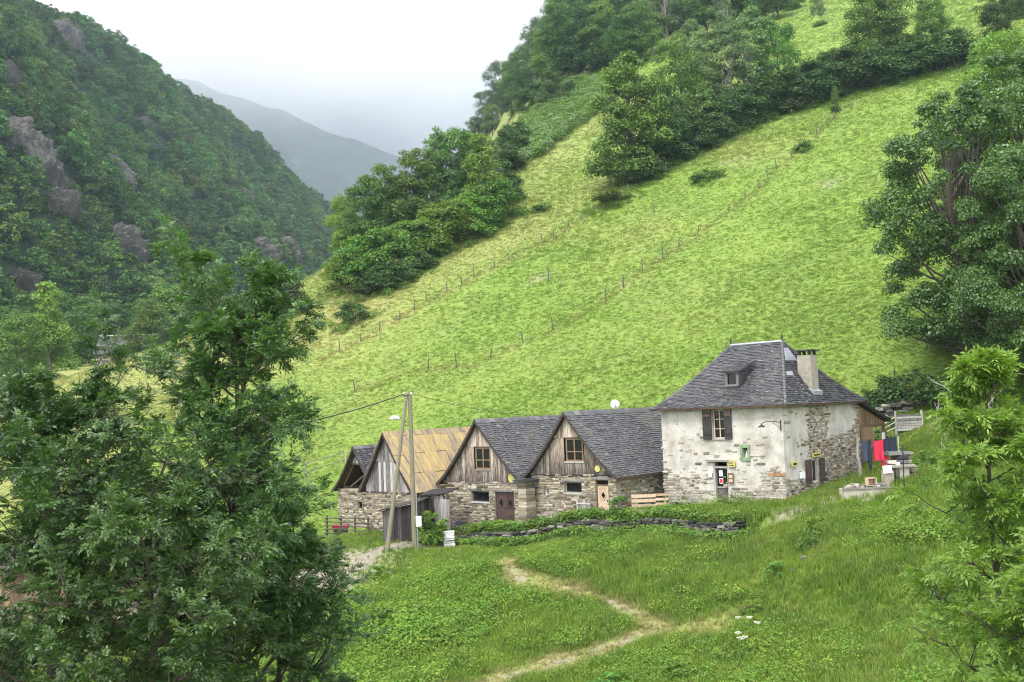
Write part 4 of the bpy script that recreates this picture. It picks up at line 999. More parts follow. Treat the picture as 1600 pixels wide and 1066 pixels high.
# woven rail fence and red tub beside the open loft barn
wf = thing('rail_fence', 'rustic grey rail fence beside the open loft barn', 'fence', (-11.6, 60.6, h1(-10.5, 60)), -0.55)
for x in (0, 1.1, 2.2, 3.2): MB().tube([(x, 0, -0.3), (x+0.03, 0, 1.25)], 0.06, 6).build('post', M['post_old'], wf)
for z in (0.2, 0.42, 0.66, 0.9, 1.1): MB().tube([(-0.15, -0.07, z), (1.6, -0.08, z+g.uniform(-.06, .06)), (3.4, -0.07, z+g.uniform(-.06, .06))], 0.04, 5).build('rail', M['post_old'], wf)
rp = tag(MB().box((0, 0, 0), (0.95, 0.4, 0.2), jit=0.02).build('red_tub', M['curtain_red'], None, (-11.3, 60.75, h1(-11, 60.75)+0.6)), 'red tub behind the rustic rail fence', 'tub')
MB().box((0.05, 0.05, -0.75), (0.9, 0.35, -0.03)).build('stand', M['wood_dark'], rp)
# yard at the right of the house: trough, crate, table, stone pile, pole, washing, gate
zt = h1(15.8, 45.6)
tr = thing('stone_trough', 'long pale stone trough filled with rubble in the yard', 'trough', (14.75, 45.5, zt-0.05), math.radians(-1))
MB().box((0, 0, -0.15), (2.2, 0.08, 0.36)).build('front_slab', M['concrete'], tr); MB().box((0, 0.62, -0.15), (2.2, 0.7, 0.36)).build('back_slab', M['concrete'], tr)
for x in (0, 2.12): MB().box((x, 0.083, -0.15), (x+0.08, 0.617, 0.36)).build('end_slab', M['concrete'], tr)
MB().box((-0.04, -0.05, 0.363), (2.24, 0.12, 0.43), jit=0.01).build('rim', M['stone_grey'], tr)
for k in range(26):
    o = link('stone', stone_data(k % 12, 'grey'), tr, (g.uniform(0.15, 2.05), g.uniform(0.2, 0.55), 0.38+g.uniform(0, .1)), g.uniform(0, 6)); o.scale = (g.uniform(.12, .3), g.uniform(.1, .2), g.uniform(.08, .2))
cr = thing('wooden_crate', 'small open wooden crate standing on the stone trough', 'crate', (15.95, 45.75, zt+0.4), 0.1)
for a, c in (((0, 0, 0), (0.42, 0.3, 0.025)), ((0, 0, 0.33), (0.42, 0.3, 0.355)), ((0, 0, 0.027), (0.03, 0.3, 0.328)), ((0.39, 0, 0.027), (0.42, 0.3, 0.328)), ((0.032, 0.27, 0.027), (0.388, 0.3, 0.328))): MB().box(a, c).build('panel', M['wood_pale'], cr)
tb = thing('stone_table', 'grey slab table with papers on it beside the rusty pole', 'table', (17.35, 45.9, h1(17.5, 45.9)), 0.1)
MB().box((-0.2, 0, 0.86), (1.0, 0.7, 0.93), jit=0.015).build('table_top', M['stone_grey'], tb)
MB().box((0.2, 0.1, -0.15), (0.65, 0.5, 0.857)).build('leg', M['concrete'], tb)
MB().box((-0.55, 0.05, -0.15), (-0.1, 0.4, 0.7), jit=0.02).build('leg', M['stone_grey'], tb)
tag(MB().prism([(0, 0, 0), (0.42, 0, 0.02), (0.42, 0.07, 0.36), (0, 0.07, 0.34)], (0, 0.015, 0)).build('white_sign', M['paper'], None, (16.72, 45.84, h1(17.0, 45.84)+0.72), 0.05), 'blank white sign propped against the slab table', 'sign')
pt = tag(MB().tube([(0, 0, 0), (0, 0, 0.03), (0, 0, 0.14), (0, 0, 0.17)], [0.07, 0.1, 0.1, 0.07], 10).build('white_pot', M['white'], None, (17.5, 46.1, h1(17.5, 45.9)+0.93), smooth_sh=True), 'white pot on the slab table', 'pot')
sp_ = thing('stone_pile', 'stacked flat stones piled behind the slab table', 'stones', (17.9, 47.0, h1(17.9, 47.0)))
for k in range(34):
    lvl = k//6; r = 0.62-0.06*lvl; a = k*1.05+lvl
    o = link('stone', stone_data(k % 12, 'grey'), sp_, (r*math.cos(a)*0.9, r*math.sin(a)*0.5, 0.08+lvl*0.21), a); o.scale = (g.uniform(.4, .6), g.uniform(.2, .32), g.uniform(.16, .22))
MB().box((-0.6, -0.35, 1.28), (0.6, 0.35, 1.4), jit=0.05).build('cap_stone', M['stone_grey'], sp_)
ip = thing('iron_pole', 'thin rusty iron pole standing in front of the stone trough', 'pole', (17.25, 44.9, h1(17.25, 44.9)))
MB().tube([(0, 0, -0.2), (0.03, 0, 1.1), (0.06, 0, 2.1)], 0.03, 6).build('pole', M['iron'], ip); MB().tube([(-0.12, 0, 1.95), (0.2, 0, 1.98)], 0.02, 5).build('cross_bar', M['iron'], ip)
wp = thing('white_post', 'crooked pale peeled post at the house corner', 'post', (16.9, 49.4, h1(16.9, 49.4)))
MB().tube([(0, 0, -0.2), (-0.03, 0, 0.6), (-0.1, 0, 1.2), (-0.06, 0, 2.05)], [0.1, 0.085, 0.075, 0.06], 8).build('trunk_post', M['bark_pale'], wp)
wl_a, wl_b = np.array([16.85, 49.4, h1(16.9, 49.4)+1.9]), np.array([19.3, 50.6, -2.15])
cl = thing('clothes_line', 'clothes line strung from the pale crooked post', 'clothes line', (19.3, 50.6, h1(19.3, 50.6)))
cz = h1(19.3, 50.6)
MB().tube([(0, 0, -0.2), (0, 0, -2.1-cz)], 0.04, 6).build('post', M['wood_grey'], cl)
MB().tube([tuple(wl_a-[19.3, 50.6, cz]), tuple((wl_a+wl_b)/2-[19.3, 50.6, cz+0.06]), tuple(wl_b-[19.3, 50.6, cz])], 0.01, 4).build('line', M['iron'], cl)
def cloth(s0, s1, hgt, mat, label, name, dz=0.0, off=0.0):
    n, m = 12, 8; V = []
    d = wl_b-wl_a; nrm = np.array([d[1], -d[0], 0]); nrm /= np.linalg.norm(nrm)
    for th in (0.0, 0.012):
        for j in range(m):
            for i in range(n):
                s = s0+(s1-s0)*i/(n-1); q = j/(m-1)
                p = wl_a+d*s+[0, 0, -0.05*math.sin(math.pi*s)+0.01+dz-hgt*q*(1+0.05*math.sin(i*1.3))]+nrm*(0.03+off+th+0.04*q*math.sin(i*0.9+s0*9))
                V.append(p)
    Fs = [(k*n*m+j*n+i, k*n*m+j*n+i+1, k*n*m+(j+1)*n+i+1, k*n*m+(j+1)*n+i) for k in (0, 1) for j in range(m-1) for i in range(n-1)]
    e = [j*n for j in range(m)]; Fs += [(e[j], e[j+1], n*m+e[j+1], n*m+e[j]) for j in range(m-1)]
    return tag(MB().add(V, Fs).build(name, M[mat], smooth_sh=True), label, 'laundry')
cloth(0.36, 0.6, 1.0, 'red_cloth', 'bright red towel hanging on the clothes line', 'red_towel')
cloth(0.62, 0.92, 0.85, 'navy_cloth', 'dark navy towel hanging on the clothes line', 'navy_towel', 0.04, 0.03)
cloth(0.58, 0.76, 1.3, 'red_cloth', 'crumpled red garment below the navy towel', 'red_garment', 0.0, -0.1)
cloth(0.06, 0.22, 0.95, 'blue_cloth', 'blue grey trousers hanging next to the pale post', 'blue_trousers')
cloth(0.23, 0.32, 1.5, 'navy_cloth', 'dark hanging coat between trousers and red towel', 'dark_coat', 0.1, -0.05)
wg = thing('hurdle_gate', 'grey wooden hurdle gate below the field bank', 'gate', (21.9, 57.6, h1(22.5, 57.6)), 0.05)
for x in (0, 1.55): MB().tube([(x, 0, -0.3), (x, 0, 1.25)], [0.08, 0.065], 7).build('post', M['wood_grey'], wg)
for k in range(7): MB().box((0.06, -0.06, 0.12+k*0.135), (1.5, -0.035, 0.225+k*0.135), jit=0.012).build('slat', M['wood_grey'], wg)
for k in range(3): MB().tube([(-0.05, 0, 0.9-0.3*k), (-0.9, -0.5, 0.55-0.25*k), (-1.7, -1.2, 0.45-0.22*k)], 0.035, 5).build('rail', M['wood_grey'], wg)
bw_ = thing('bank_wall', 'short mossy retaining wall in the field bank behind the house', 'wall', (20.3, 60.6, 0))
for k in range(60):
    x = g.uniform(0, 4.2); y = -0.05*x; z = h1(20.3+x, 60.0)+g.uniform(0, 0.75)
    o = link('stone', stone_data(k % 12, 'grey'), bw_, (x, y-0.2, z), g.uniform(-.1, .1)); o.scale = (g.uniform(.35, .7), g.uniform(.2, .35), g.uniform(.12, .22))
# field fences: posts and two wires each
def field_fence(P, step, label, seed, htop=1.05, gaps=()):
    g = np.random.default_rng(seed); Q = resample(P, step); Q[:, 2] = H(Q[:, 0], Q[:, 1])
    t = thing('field_fence', label, 'fence', tuple(Q[0])); tops = []
    me_ = MB().tube([(0, 0, -0.2), (0, 0, 0.5), (0, 0, 1.0)], [0.05, 0.045, 0.04], 6).mesh('post', M['post_old'])
    for q in Q:
        if g.random() < 0.22: continue
        hh = g.uniform(0.75, 1.2)*htop; a, c = g.normal(0, 0.1, 2)
        x, y = q[0]+g.normal(0, 0.15), q[1]+g.normal(0, 0.15)
        o = link('post', me_, t, (x-Q[0][0], y-Q[0][1], h1(x, y)-Q[0][2])); o.scale = (1.2, 1.2, hh); o.rotation_euler = (a, c, g.uniform(0, 6))
        tops.append(np.array([x-Q[0][0], y-Q[0][1], h1(x, y)-Q[0][2]+0.8*hh]))
    for dz in (0, -0.35): MB().tube([p+[0, 0, dz] for p in tops], 0.006, 3).build('wire', M['iron'], t)
field_fence(FENCE_U, 2.2, 'upper row of old fence posts climbing the slope above the barns', 3)
field_fence(FENCE_L, 3.0, 'lower row of old fence posts crossing the bright meadow', 4)
for k, (u, v, lb) in enumerate(((1022,334,'lone short fence post in the meadow below the big hillside clump'), (857,440,'lone dark stake in the meadow midway up the slope'), (1398,607,'lone fence post at the meadow edge above the hurdle gate'))):
    p = ground_at(u, v, 50); o = thing('fence_post', lb, 'post', tuple(p)); MB().tube([(0, 0, -0.2), (0.04, 0, 1.1)], [0.07, 0.055], 7).build('post', M['post_old'], o); MB().tube([(0.0, 0, 1.0), (0.1, 0, 1.3)], 0.02, 4).build('wire_end', M['iron'], o)
# metal rail fence left of the open loft barn
P = poly_on_ground([(478,752),(505,742),(540,731)])
rf = thing('rail_fence', 'thin grey rail fence on the grass behind the open loft barn', 'fence', tuple(P[0]))
Q = resample(P, 1.6); tops = []
for q in Q:
    MB().tube([q-P[0]-[0, 0, .2], q-P[0]+[0, 0, 1.2]], 0.05, 5).build('post', M['wood_grey'], rf); tops.append(q-P[0])
for z in (0.55, 1.1): MB().tube([p+[0, 0, z] for p in tops], 0.03, 4).build('rail', M['wood_grey'], rf)
# barn across the valley and cabin behind the ash trees
q = ray(150, 566); Yb = 150.0
fb = thing('distant_barn', 'distant stone barn with a long dark slate roof among trees', 'barn', (q[0]*Yb, Yb, q[2]*Yb-0.3), math.radians(8))
fwb = wall_panel(8.5, 1.5, [(2.2, 3.0, -0.5, 1.1)], 0.4, -2.0).build('front_wall', M['mortar'], fb)
put_stones(fwb, lay_stones(8.5, 1.5, [(2.2, 3.0, -0.5, 1.1)], 5, None, (0.2, 0.35), (0.4, 1.0)), 'grey', 60, 5)
for y, r, x, w in ((0, math.pi/2, 8.5, 5.0), (5.0, -math.pi/2, 0, 5.0)): wall_panel(w, 1.5, [], 0.4, -2).build('side_wall', M['mortar'], fb, (x, y, 0), r)
b = MB().prism([(-0.4, -0.5, 1.4), (8.9, -0.5, 1.4), (8.6, 2.5, 4.4), (-0.1, 2.5, 4.4)], (0, 0.1, -0.1)).prism([(8.9, 5.5, 1.4), (-0.4, 5.5, 1.4), (-0.1, 2.5, 4.4), (8.6, 2.5, 4.4)], (0, -0.1, -0.1)).build('roof', M['deck'], fb)
sb = MB(); slate_rows(sb, [((-0.4+0.3*t, -0.5+3*t, 1.41+3*t), (8.9-0.3*t, -0.5+3*t, 1.41+3*t)) for t in np.linspace(0, 1, 18)], 7, (0.3, 0.55)); sb.build('slate_covering', M['slate_black'], b, kind='stuff')
MB().tube([(-0.1, 2.5, 4.45), (8.6, 2.5, 4.45)], 0.12, 6).build('ridge_cap', M['concrete'], b)
MB().prism([(8.5, 0, 1.5), (8.5, 5, 1.5), (8.5, 2.5, 4.3)], (-0.1, 0, 0)).prism([(0, 5, 1.5), (0, 0, 1.5), (0, 2.5, 4.3)], (0.1, 0, 0)).build('gable', M['wood_dark'], fb)
cb = thing('plank_cabin', 'brown plank cabin with slate roof glimpsed behind the ash trees', 'cabin', (-23.5, 45.5, h1(-21, 46.5)-0.2), -0.25)
for k in range(22): MB().box((k*0.25, 0, 0), (k*0.25+0.24, 0.04, 2.3)).build('board', M['wood_brown'], cb)
MB().box((5.46, 0.05, 0), (5.5, 4, 2.3)).build('side_wall', M['wood_brown'], cb); MB().box((0, 0.05, 0), (0.04, 4, 2.3)).build('side_wall', M['wood_brown'], cb); MB().box((0.05, 3.96, 0), (5.45, 4, 2.3)).build('back_wall', M['wood_brown'], cb)
MB().prism([(-0.3, -0.5, 2.1), (5.8, -0.5, 2.1), (5.8, 2, 3.7), (-0.3, 2, 3.7)], (0, 0.05, -0.08)).prism([(5.8, 4.5, 2.1), (-0.3, 4.5, 2.1), (-0.3, 2, 3.7), (5.8, 2, 3.7)], (0, -0.05, -0.08)).build('roof', M['rake'], cb)
# boulders in the grass
for k, (u, v, r, lb) in enumerate(((770,962,0.35,'grey boulder half sunk in the foreground meadow'), (1255,875,0.2,'dark stones showing in the ditch of the grassy bank'), (1240,895,0.17,'brownish rock in the ditch below the yard'), (945,868,0.25,'small stone in the grass below the terrace wall'))):
    p = ground_at(u, v); V, Fs = STONES[k+3]
    o = thing('boulder', lb, 'rock', (p[0], p[1], p[2])); link('stone', stone_data(k+3, 'grey'), o).scale = (r*1.4, r*0.8, r*1.1)
    q = link('stone', stone_data(k+5, 'grey'), o, (r*0.6, 0.15, -0.05), 0.6); q.scale = (r*0.8, r*0.5, r*0.7)

# ------------------------------------------------------------------ trees, shrubs, grass
def unit(v): return v/(np.linalg.norm(v, axis=-1, keepdims=True)+1e-9)
def leaf_faces(c, n, size, g, ratio=0.62):
    """one folded diamond face per leaf or leaf clump"""
    n = unit(n); t = unit(np.cross(n, g.normal(size=n.shape))); b = np.cross(n, t)
    s = size[:, None]; k = g.uniform(0.75, 1.25, (len(c), 1))
    V = np.stack([c-t*s, c-b*s*ratio*k+n*s*0.18, c+t*s*0.9-n*s*0.12, c+b*s*ratio+n*s*0.12], 1).reshape(-1, 3)
    return V
def crown_cloud(seed, h0, h1_, R, nblob, nleaf, size, prof='round', up=0.55, blob=(0.2, 0.38)):
    g = np.random.default_rng(seed)
    f = g.uniform(0, 1, nblob)**0.9; a = g.uniform(0, 2*math.pi, nblob)
    shape = {'round': lambda f: np.sqrt(np.clip(1-(2*f-0.85)**2/1.4, 0.08, 1)), 'cone': lambda f: 1.02-0.85*f, 'tall': lambda f: 0.55+0.5*np.sin(math.pi*np.clip(f*0.85+0.1, 0, 1))-0.25*f, 'column': lambda f: 0.8-0.35*f, 'hedge': lambda f: 1-0.5*f*f}[prof]
    env = R*shape(f); rr = env*np.sqrt(g.uniform(0.08, 1, nblob))*0.9
    C = np.c_[rr*np.cos(a), rr*np.sin(a), h0+(h1_-h0)*f]
    BR = R*g.uniform(*blob, nblob)*(1.1-0.45*f)
    w = BR**2/np.sum(BR**2); cnt = np.maximum(8, (w*nleaf).astype(int))
    i = np.repeat(np.arange(nblob), cnt); m = len(i)
    d = unit(g.normal(size=(m, 3))); d[:, 2] = np.where(d[:, 2] < -0.3, -d[:, 2], d[:, 2])
    rad = BR[i]*g.uniform(0.45, 1.08, m)
    P = C[i]+d*rad[:, None]*np.array([1, 1, 0.85])
    nrm = unit(d*0.75+np.array([0, 0, up])+g.normal(size=(m, 3))*0.42)
    sz = size*g.uniform(0.6, 1.25, m)
    V = leaf_faces(P, nrm, sz, g)
    r = np.clip(g.normal(0.45, 0.22, nblob)[i]*0.6+g.uniform(0, 0.4, m), 0, 1)
    return V, np.repeat(r, 4), C
def trunk_geo(seed, height, rad, C, nlimb, multi=1):
    g = np.random.default_rng(seed+99); b = MB()
    for k in range(multi):
        off = np.array([g.normal(0, 0.35), g.normal(0, 0.35), 0])*(multi > 1)
        tip = np.array([g.normal(0, 0.3), g.normal(0, 0.3), height*g.uniform(0.8, 0.92)])+off*2.5
        t = np.linspace(0, 1, 8)[:, None]; P = off*(1-t)+tip*t+np.c_[g.normal(0, 0.06, (8, 2)), np.zeros(8)]*height*0.12; P[0] = off+[0, 0, -0.4]
        b.tube(P, rad*(1-0.85*t[:, 0])/(multi**0.4), 7)
        for q in g.permutation(len(C))[:nlimb]:
            c = C[q]; z = c[2]*g.uniform(0.45, 0.75); s = np.array([np.interp(z, P[:, 2], P[:, j]) for j in range(3)])
            mid = (s+c)/2+[0, 0, -0.06*np.linalg.norm(c-s)]
            b.tube([s, mid, c], [rad*0.32, rad*0.2, rad*0.05], 5)
    return b
def tri_quads(V): return np.arange(len(V)).reshape(-1, 4)
LIB = {}
def make_kind(kind, variants, leafm, barkm, height, R, nblob, nleaf, size, prof, h0=0.16, nlimb=9, multi=1, rad=0.26, up=0.55, blob=(0.24, 0.42)):
    out = []
    for k in range(variants):
        sd = sum(map(ord, kind))*13+k*7
        V, r, C = crown_cloud(sd, height*h0, height*0.93, R, nblob, nleaf, size, prof, up, blob)
        out.append((trunk_geo(sd, height, rad, C, nlimb, multi).mesh('trunk', M[barkm]), fast_mesh('crown', V, tri_quads(V), r, M[leafm])))
    LIB[kind] = (out, height)
make_kind('broad', 3, 'leaf_mid', 'bark', 12, 4.0, 70, 14000, 0.15, 'round')
make_kind('dark', 3, 'leaf_dark', 'bark', 12, 4.4, 70, 14000, 0.155, 'round', 0.08)
make_kind('pale', 2, 'leaf_pale', 'bark_pale', 12, 3.3, 70, 12000, 0.145, 'cone', 0.1)
make_kind('birch', 3, 'leaf_birch', 'bark_pale', 12, 2.7, 60, 9000, 0.13, 'tall', 0.22, 14, 2, 0.15, 0.2)
make_kind('spread', 2, 'leaf_pale', 'bark', 10, 4.2, 70, 11000, 0.15, 'round', 0.25)
make_kind('ash', 2, 'leaf_ash_pale', 'bark', 16, 6.1, 260, 90000, 0.095, 'round', 0.1, 46, 2, 0.3, 0.5, (0.09, 0.2))
make_kind('bigclump', 1, 'leaf_mid', 'bark', 14, 4.4, 100, 22000, 0.155, 'tall', 0.06, 16, 3, 0.22, 0.45, (0.18, 0.34))
make_kind('bush', 3, 'leaf_hedge', 'bark', 4, 2.6, 44, 9000, 0.11, 'hedge', 0.02, 10, 2, 0.08)
make_kind('darkbush', 3, 'leaf_dark', 'bark', 4, 2.6, 44, 9000, 0.115, 'hedge', 0.02, 10, 2, 0.08)
make_kind('scrub', 2, 'leaf_dark', 'bark', 1.5, 1.5, 26, 2600, 0.08, 'hedge', 0.02, 8, 2, 0.04)
make_kind('garden', 2, 'leaf_hedge', 'bark', 1.4, 0.85, 24, 1800, 0.075, 'hedge', 0.03, 8, 2, 0.03)
_pick = np.random.default_rng(77); FEET = []
def plant(kind, p, height, label, cat='tree', group=None, wide=1.0, name=None, dz=0.0, var=None):
    lib, h = LIB[kind]; tm, cm = lib[int(_pick.integers(len(lib))) if var is None else var % len(lib)]
    t = thing(name or ('shrub' if cat == 'shrub' else 'tree'), label, cat, (p[0], p[1], p[2]-0.1+dz), _pick.uniform(0, 6.28), group)
    s = height/h; t.scale = (s*wide, s*wide, s)
    if p[1] > 62 and cat in ('tree', 'shrub'): FEET.append((p[0], p[1], 2.6*s*wide if cat == 'shrub' and kind != 'scrub' else 1.6*s*wide))
    link('trunk', tm, t); link('crown', cm, t, kind='stuff'); return t
def px_tree(kind, u, v, hpx, label, cat='tree', group=None, wide=1.0, Y=None, name=None, y0=45):
    p = ground_at(u, v, y0) if Y is None else (lambda d: np.array([d[0]*Y, Y, h1(d[0]*Y, Y)]))(ray(u, v))
    return plant(kind, p, hpx*p[1]/FPX, label, cat, group, wide, name)

# hedge and trees on the spur at the left of the meadow
for u, v, hp in ((772,300,55),(788,272,50),(800,246,45),(782,318,50),(806,228,40)): px_tree('darkbush', u, v, hp, 'bush linking the spur hedge with the skyline wood', 'shrub', 'bushes between the spur hedge and the skyline wood', 1.2, name='hedge_bush')
GH = 'hedge bushes on the left spur of the meadow'
for u, v, hp, w in ((545,455,70,1.15),(572,445,85,1.15),(610,440,95,1.1),(640,420,85,1.2),(668,405,85,1.2),(700,390,90,1.1),(725,378,75,1.2),(748,366,80,1.15),(775,352,82,1.0),(545,425,75,1.0)):
    px_tree('bush', u, v-4, hp*0.82, 'rounded leafy bush in the clipped looking hedge on the meadow spur', 'shrub', GH, w, name='hedge_bush')
for u, v, hp in ((596,452,40),(622,448,42),(655,425,36)): px_tree('darkbush', u, v, hp, 'low dark bush at the foot of the spur hedge', 'shrub', 'low bushes below the spur hedge', 1.3, name='hedge_bush')
px_tree('pale', 755, 350, 150, 'light green conical tree rising out of the spur hedge', wide=1.1)
px_tree('spread', 492, 408, 100, 'light green spreading tree alone at the spur tip', wide=0.95)
px_tree('spread', 540, 372, 95, 'light green airy tree with a bare dark stem at the spur tip', wide=0.8, Y=128)
GB = 'trees behind the spur hedge'
for u, Y, hp, kd in ((575,132,135,'broad'),(600,138,150,'broad'),(622,140,120,'dark'),(650,142,150,'broad'),(672,146,140,'birch'),(692,150,165,'birch'),(712,156,155,'broad'),(735,160,140,'birch'),(768,168,110,'birch'),(640,150,110,'dark'),(590,130,90,'dark')):
    lab = {'broad': 'dark green broadleaf tree behind the spur hedge', 'dark': 'dense dark tree standing behind the spur hedge', 'birch': 'slender grey green tree with pale stem behind the spur hedge'}[kd]
    px_tree(kd, u, 455-(u-545)*0.46-32, hp, lab, 'tree', GB, 0.95)
px_tree('darkbush', 450, 492, 62, 'dark rounded bush at the lower edge of the meadow spur', 'shrub', None, 1.0, name='round_bush')
px_tree('scrub', 553, 503, 30, 'small round bramble bush alone in the dry meadow', 'shrub', None, 1.1, name='round_bush')
px_tree('scrub', 590, 458, 22, 'low bramble patch below the spur hedge', 'shrub', None, 2.2, name='round_bush')
px_tree('scrub', 1105, 280, 16, 'low dark bramble on the bright upper meadow', 'shrub', None, 1.6, name='round_bush')
px_tree('scrub', 842, 331, 10, 'tiny dark bramble in the yellowish meadow', 'shrub', None, 1.6, name='round_bush')
px_tree('scrub', 1255, 236, 12, 'small bramble beside the upper fence end', 'shrub', None, 1.0, name='round_bush')
px_tree('scrub', 955, 318, 18, 'low bramble at the foot of the big hillside clump', 'shrub', None, 2.4, name='round_bush')
# skyline wood on the hill
GS = 'trees of the skyline wood'
for u, v, hp, kd in ((760,190,72,'dark'),(785,180,80,'dark'),(812,168,85,'broad'),(838,150,100,'birch'),(862,138,95,'broad'),(890,125,105,'dark'),(800,182,55,'dark'),(915,118,110,'dark'),(940,110,105,'broad'),(905,92,85,'dark'),(930,70,80,'dark'),(960,95,100,'dark'),(985,80,110,'dark'),(1015,90,120,'birch'),(1045,80,120,'birch'),(1075,70,115,'birch'),(1105,62,105,'broad'),(1140,50,95,'dark'),(1175,40,80,'dark'),(1215,30,70,'broad'),(960,50,70,'dark'),(1000,45,70,'dark'),(1240,15,50,'dark'),(770,212,48,'broad'),(795,225,30,'broad'),(870,160,45,'darkbush'),(830,172,40,'darkbush'),(850,120,90,'dark'),(872,95,95,'broad'),(885,70,95,'dark'),(895,50,80,'dark'),(905,30,70,'broad'),(880,110,80,'dark'),(865,128,75,'dark'),(920,45,80,'dark'),(945,60,90,'broad'),(1065,45,90,'dark'),(1100,35,80,'dark'),(1030,60,100,'dark'),(1130,70,90,'birch'),(1190,20,60,'dark'),(825,152,80,'dark'),(745,200,60,'dark'),(975,110,85,'broad'),(1000,100,95,'broad')):
    cat = 'shrub' if kd == 'darkbush' else 'tree'
    lab = {'broad': 'green broadleaf tree in the skyline wood', 'dark': 'dense dark tree in the skyline wood', 'birch': 'pale grey green birch like tree in the skyline wood', 'darkbush': 'dark bush at the edge of the skyline wood'}[kd]
    px_tree(kd, u, v, hp*1.12, lab, cat, GS if kd != 'darkbush' else 'bushes below the skyline wood', 1.0)
# big clump in the meadow
px_tree('bigclump', 985, 288, 215, 'tall many stemmed tree at the lower end of the hillside hedgerow', wide=1.12)
px_tree('dark', 1030, 262, 135, 'dark low crowned tree beside the many stemmed tree', wide=1.0)
GT = 'trees along the hillside hedgerow'
for u, v, hp, kd, w in ((1065,225,150,'broad',.9),(1100,205,140,'birch',1),(1140,190,140,'birch',1.1),(1180,175,145,'birch',1.2),(1220,165,120,'broad',.9),(1085,150,110,'birch',1),(1390,100,115,'broad',1.0),(1365,110,120,'broad',1.0),(1460,90,85,'broad',1),(1560,60,80,'dark',1),(1590,30,60,'dark',1),(1280,40,60,'birch',1),(1440,25,35,'broad',.8)):
    lab = {'broad': 'green broadleaf tree in the hillside hedgerow', 'birch': 'slender pale green tree in the hillside hedgerow', 'dark': 'dense dark tree in the hillside hedgerow'}[kd]
    px_tree(kd, u, v, hp*1.2, lab, 'tree', GT, w*0.9)
GDH = 'dark hedge bushes of the hillside hedgerow'
for u, v, hp in ((1010,285,55),(1055,255,65),(1085,238,70),(1115,222,80),(1140,208,85),(1165,196,80),(1190,188,80),(1215,178,90),(1240,170,85),(1265,162,90),(1290,155,85),(1315,146,95),(1345,140,90),(1370,134,85),(1400,128,80),(1430,120,75),(1460,112,80),(1490,105,85),(1180,165,70),(1300,120,60),(1350,110,60),(1425,95,60)):
    px_tree('darkbush', u, v, hp*0.72, 'dark bush in the long hillside hedgerow', 'shrub', GDH, 1.25, name='hedge_bush')
px_tree('broad', 1306, 176, 45, 'thin small tree at the upper end of the lower fence', wide=0.45)
# big ash trees at the right
for u, v, Y, hp, w, lb, k in ((1540,600,60,485,0.98,'large dark ash tree at the right edge of the meadow',0),(1625,560,66,430,0.95,'tall ash tree behind the large ash at the right',1),(1630,640,54,420,0.9,'ash tree leaning in from beyond the yard bank',1)):
    d = ray(u, v); plant('ash', (d[0]*Y, Y, h1(d[0]*Y, Y)), hp*Y/FPX, lb, 'tree', None, w*0.95, 'ash_tree', var=k)
px_tree('spread', 1575, 190, 150, 'light green spreading tree on the slope above the large ashes', wide=0.9)
px_tree('pale', 1530, 150, 90, 'light green tree at the upper right end of the bright meadow', wide=1.1)
# trees down the valley at the left
GV = 'trees on the valley floor at the left'
for u, Y, hp, kd, v in ((75,118,165,'pale',560),(30,112,120,'broad',560),(105,170,120,'dark',530),(10,104,90,'dark',575),(232,150,110,'broad',540),(260,165,130,'broad',520),(300,170,120,'dark',500),(185,190,100,'dark',505),(345,170,110,'broad',480),(385,165,90,'dark',470),(262,140,80,'dark',560),(140,185,110,'broad',510),(-20,120,130,'broad',560),(50,150,130,'dark',520)):
    lab = {'pale': 'light green conical tree beside the distant barn', 'broad': 'green broadleaf tree on the valley floor near the distant barn', 'dark': 'dark broadleaf tree on the valley floor near the distant barn'}[kd]
    px_tree(kd, u, v, hp, lab, 'tree', GV if kd != 'pale' else None, 1.1, Y=Y)
# shrubs by the houses
def at_xy(kind, x, y, h, label, name='garden_shrub', wide=1.0): return plant(kind, (x, y, h1(x, y)), h, label, 'shrub', None, wide, name)
at_xy('garden', 4.95, 49.2, 1.25, 'leafy green shrub beside the brown door', wide=0.8)
at_xy('garden', -4.6, 52.9, 1.9, 'bushy green shrub behind the white cabinet', wide=0.85)
at_xy('garden', -4.95, 53.5, 1.6, 'shrub growing against the lean-to of old boards', wide=0.7)
at_xy('garden', 7.0, 49.2, 0.5, 'low plant at the foot of the slatted fence', wide=1.2)
at_xy('garden', 5.9, 47.6, 0.45, 'broad leaved plant growing out of the terrace wall', wide=0.9)
at_xy('garden', 8.9, 49.2, 0.4, 'small yellowish plant by the house door step', wide=0.9)
for k, (x, y, h, lb) in enumerate(((20.2,61.5,1.6,'dark bush on the field bank behind the lean-to'),(21.7,61.2,1.5,'dark bush on top of the mossy bank wall'),(23.2,61.3,1.7,'dark bush on the bank above the hurdle gate'),(24.6,60.4,2.0,'dark bush between the hurdle gate and the ash'),(26.0,58.0,2.2,'dark bush under the large ash tree'))):
    at_xy('scrub', x, y, h, lb, 'bank_bush')
for x, y, h, lb in ((20.9,57.3,0.9,'light green shrub left of the hurdle gate'),(22.6,58.6,1.0,'yellow green shrub behind the hurdle gate'),(18.2,44.6,0.7,'weedy plant beside the slab table'),(19.8,48.5,1.0,'leafy plant on the yard bank'),(20.5,46.0,1.2,'tall weedy shrub on the yard bank edge')): at_xy('garden', x, y, h, lb)

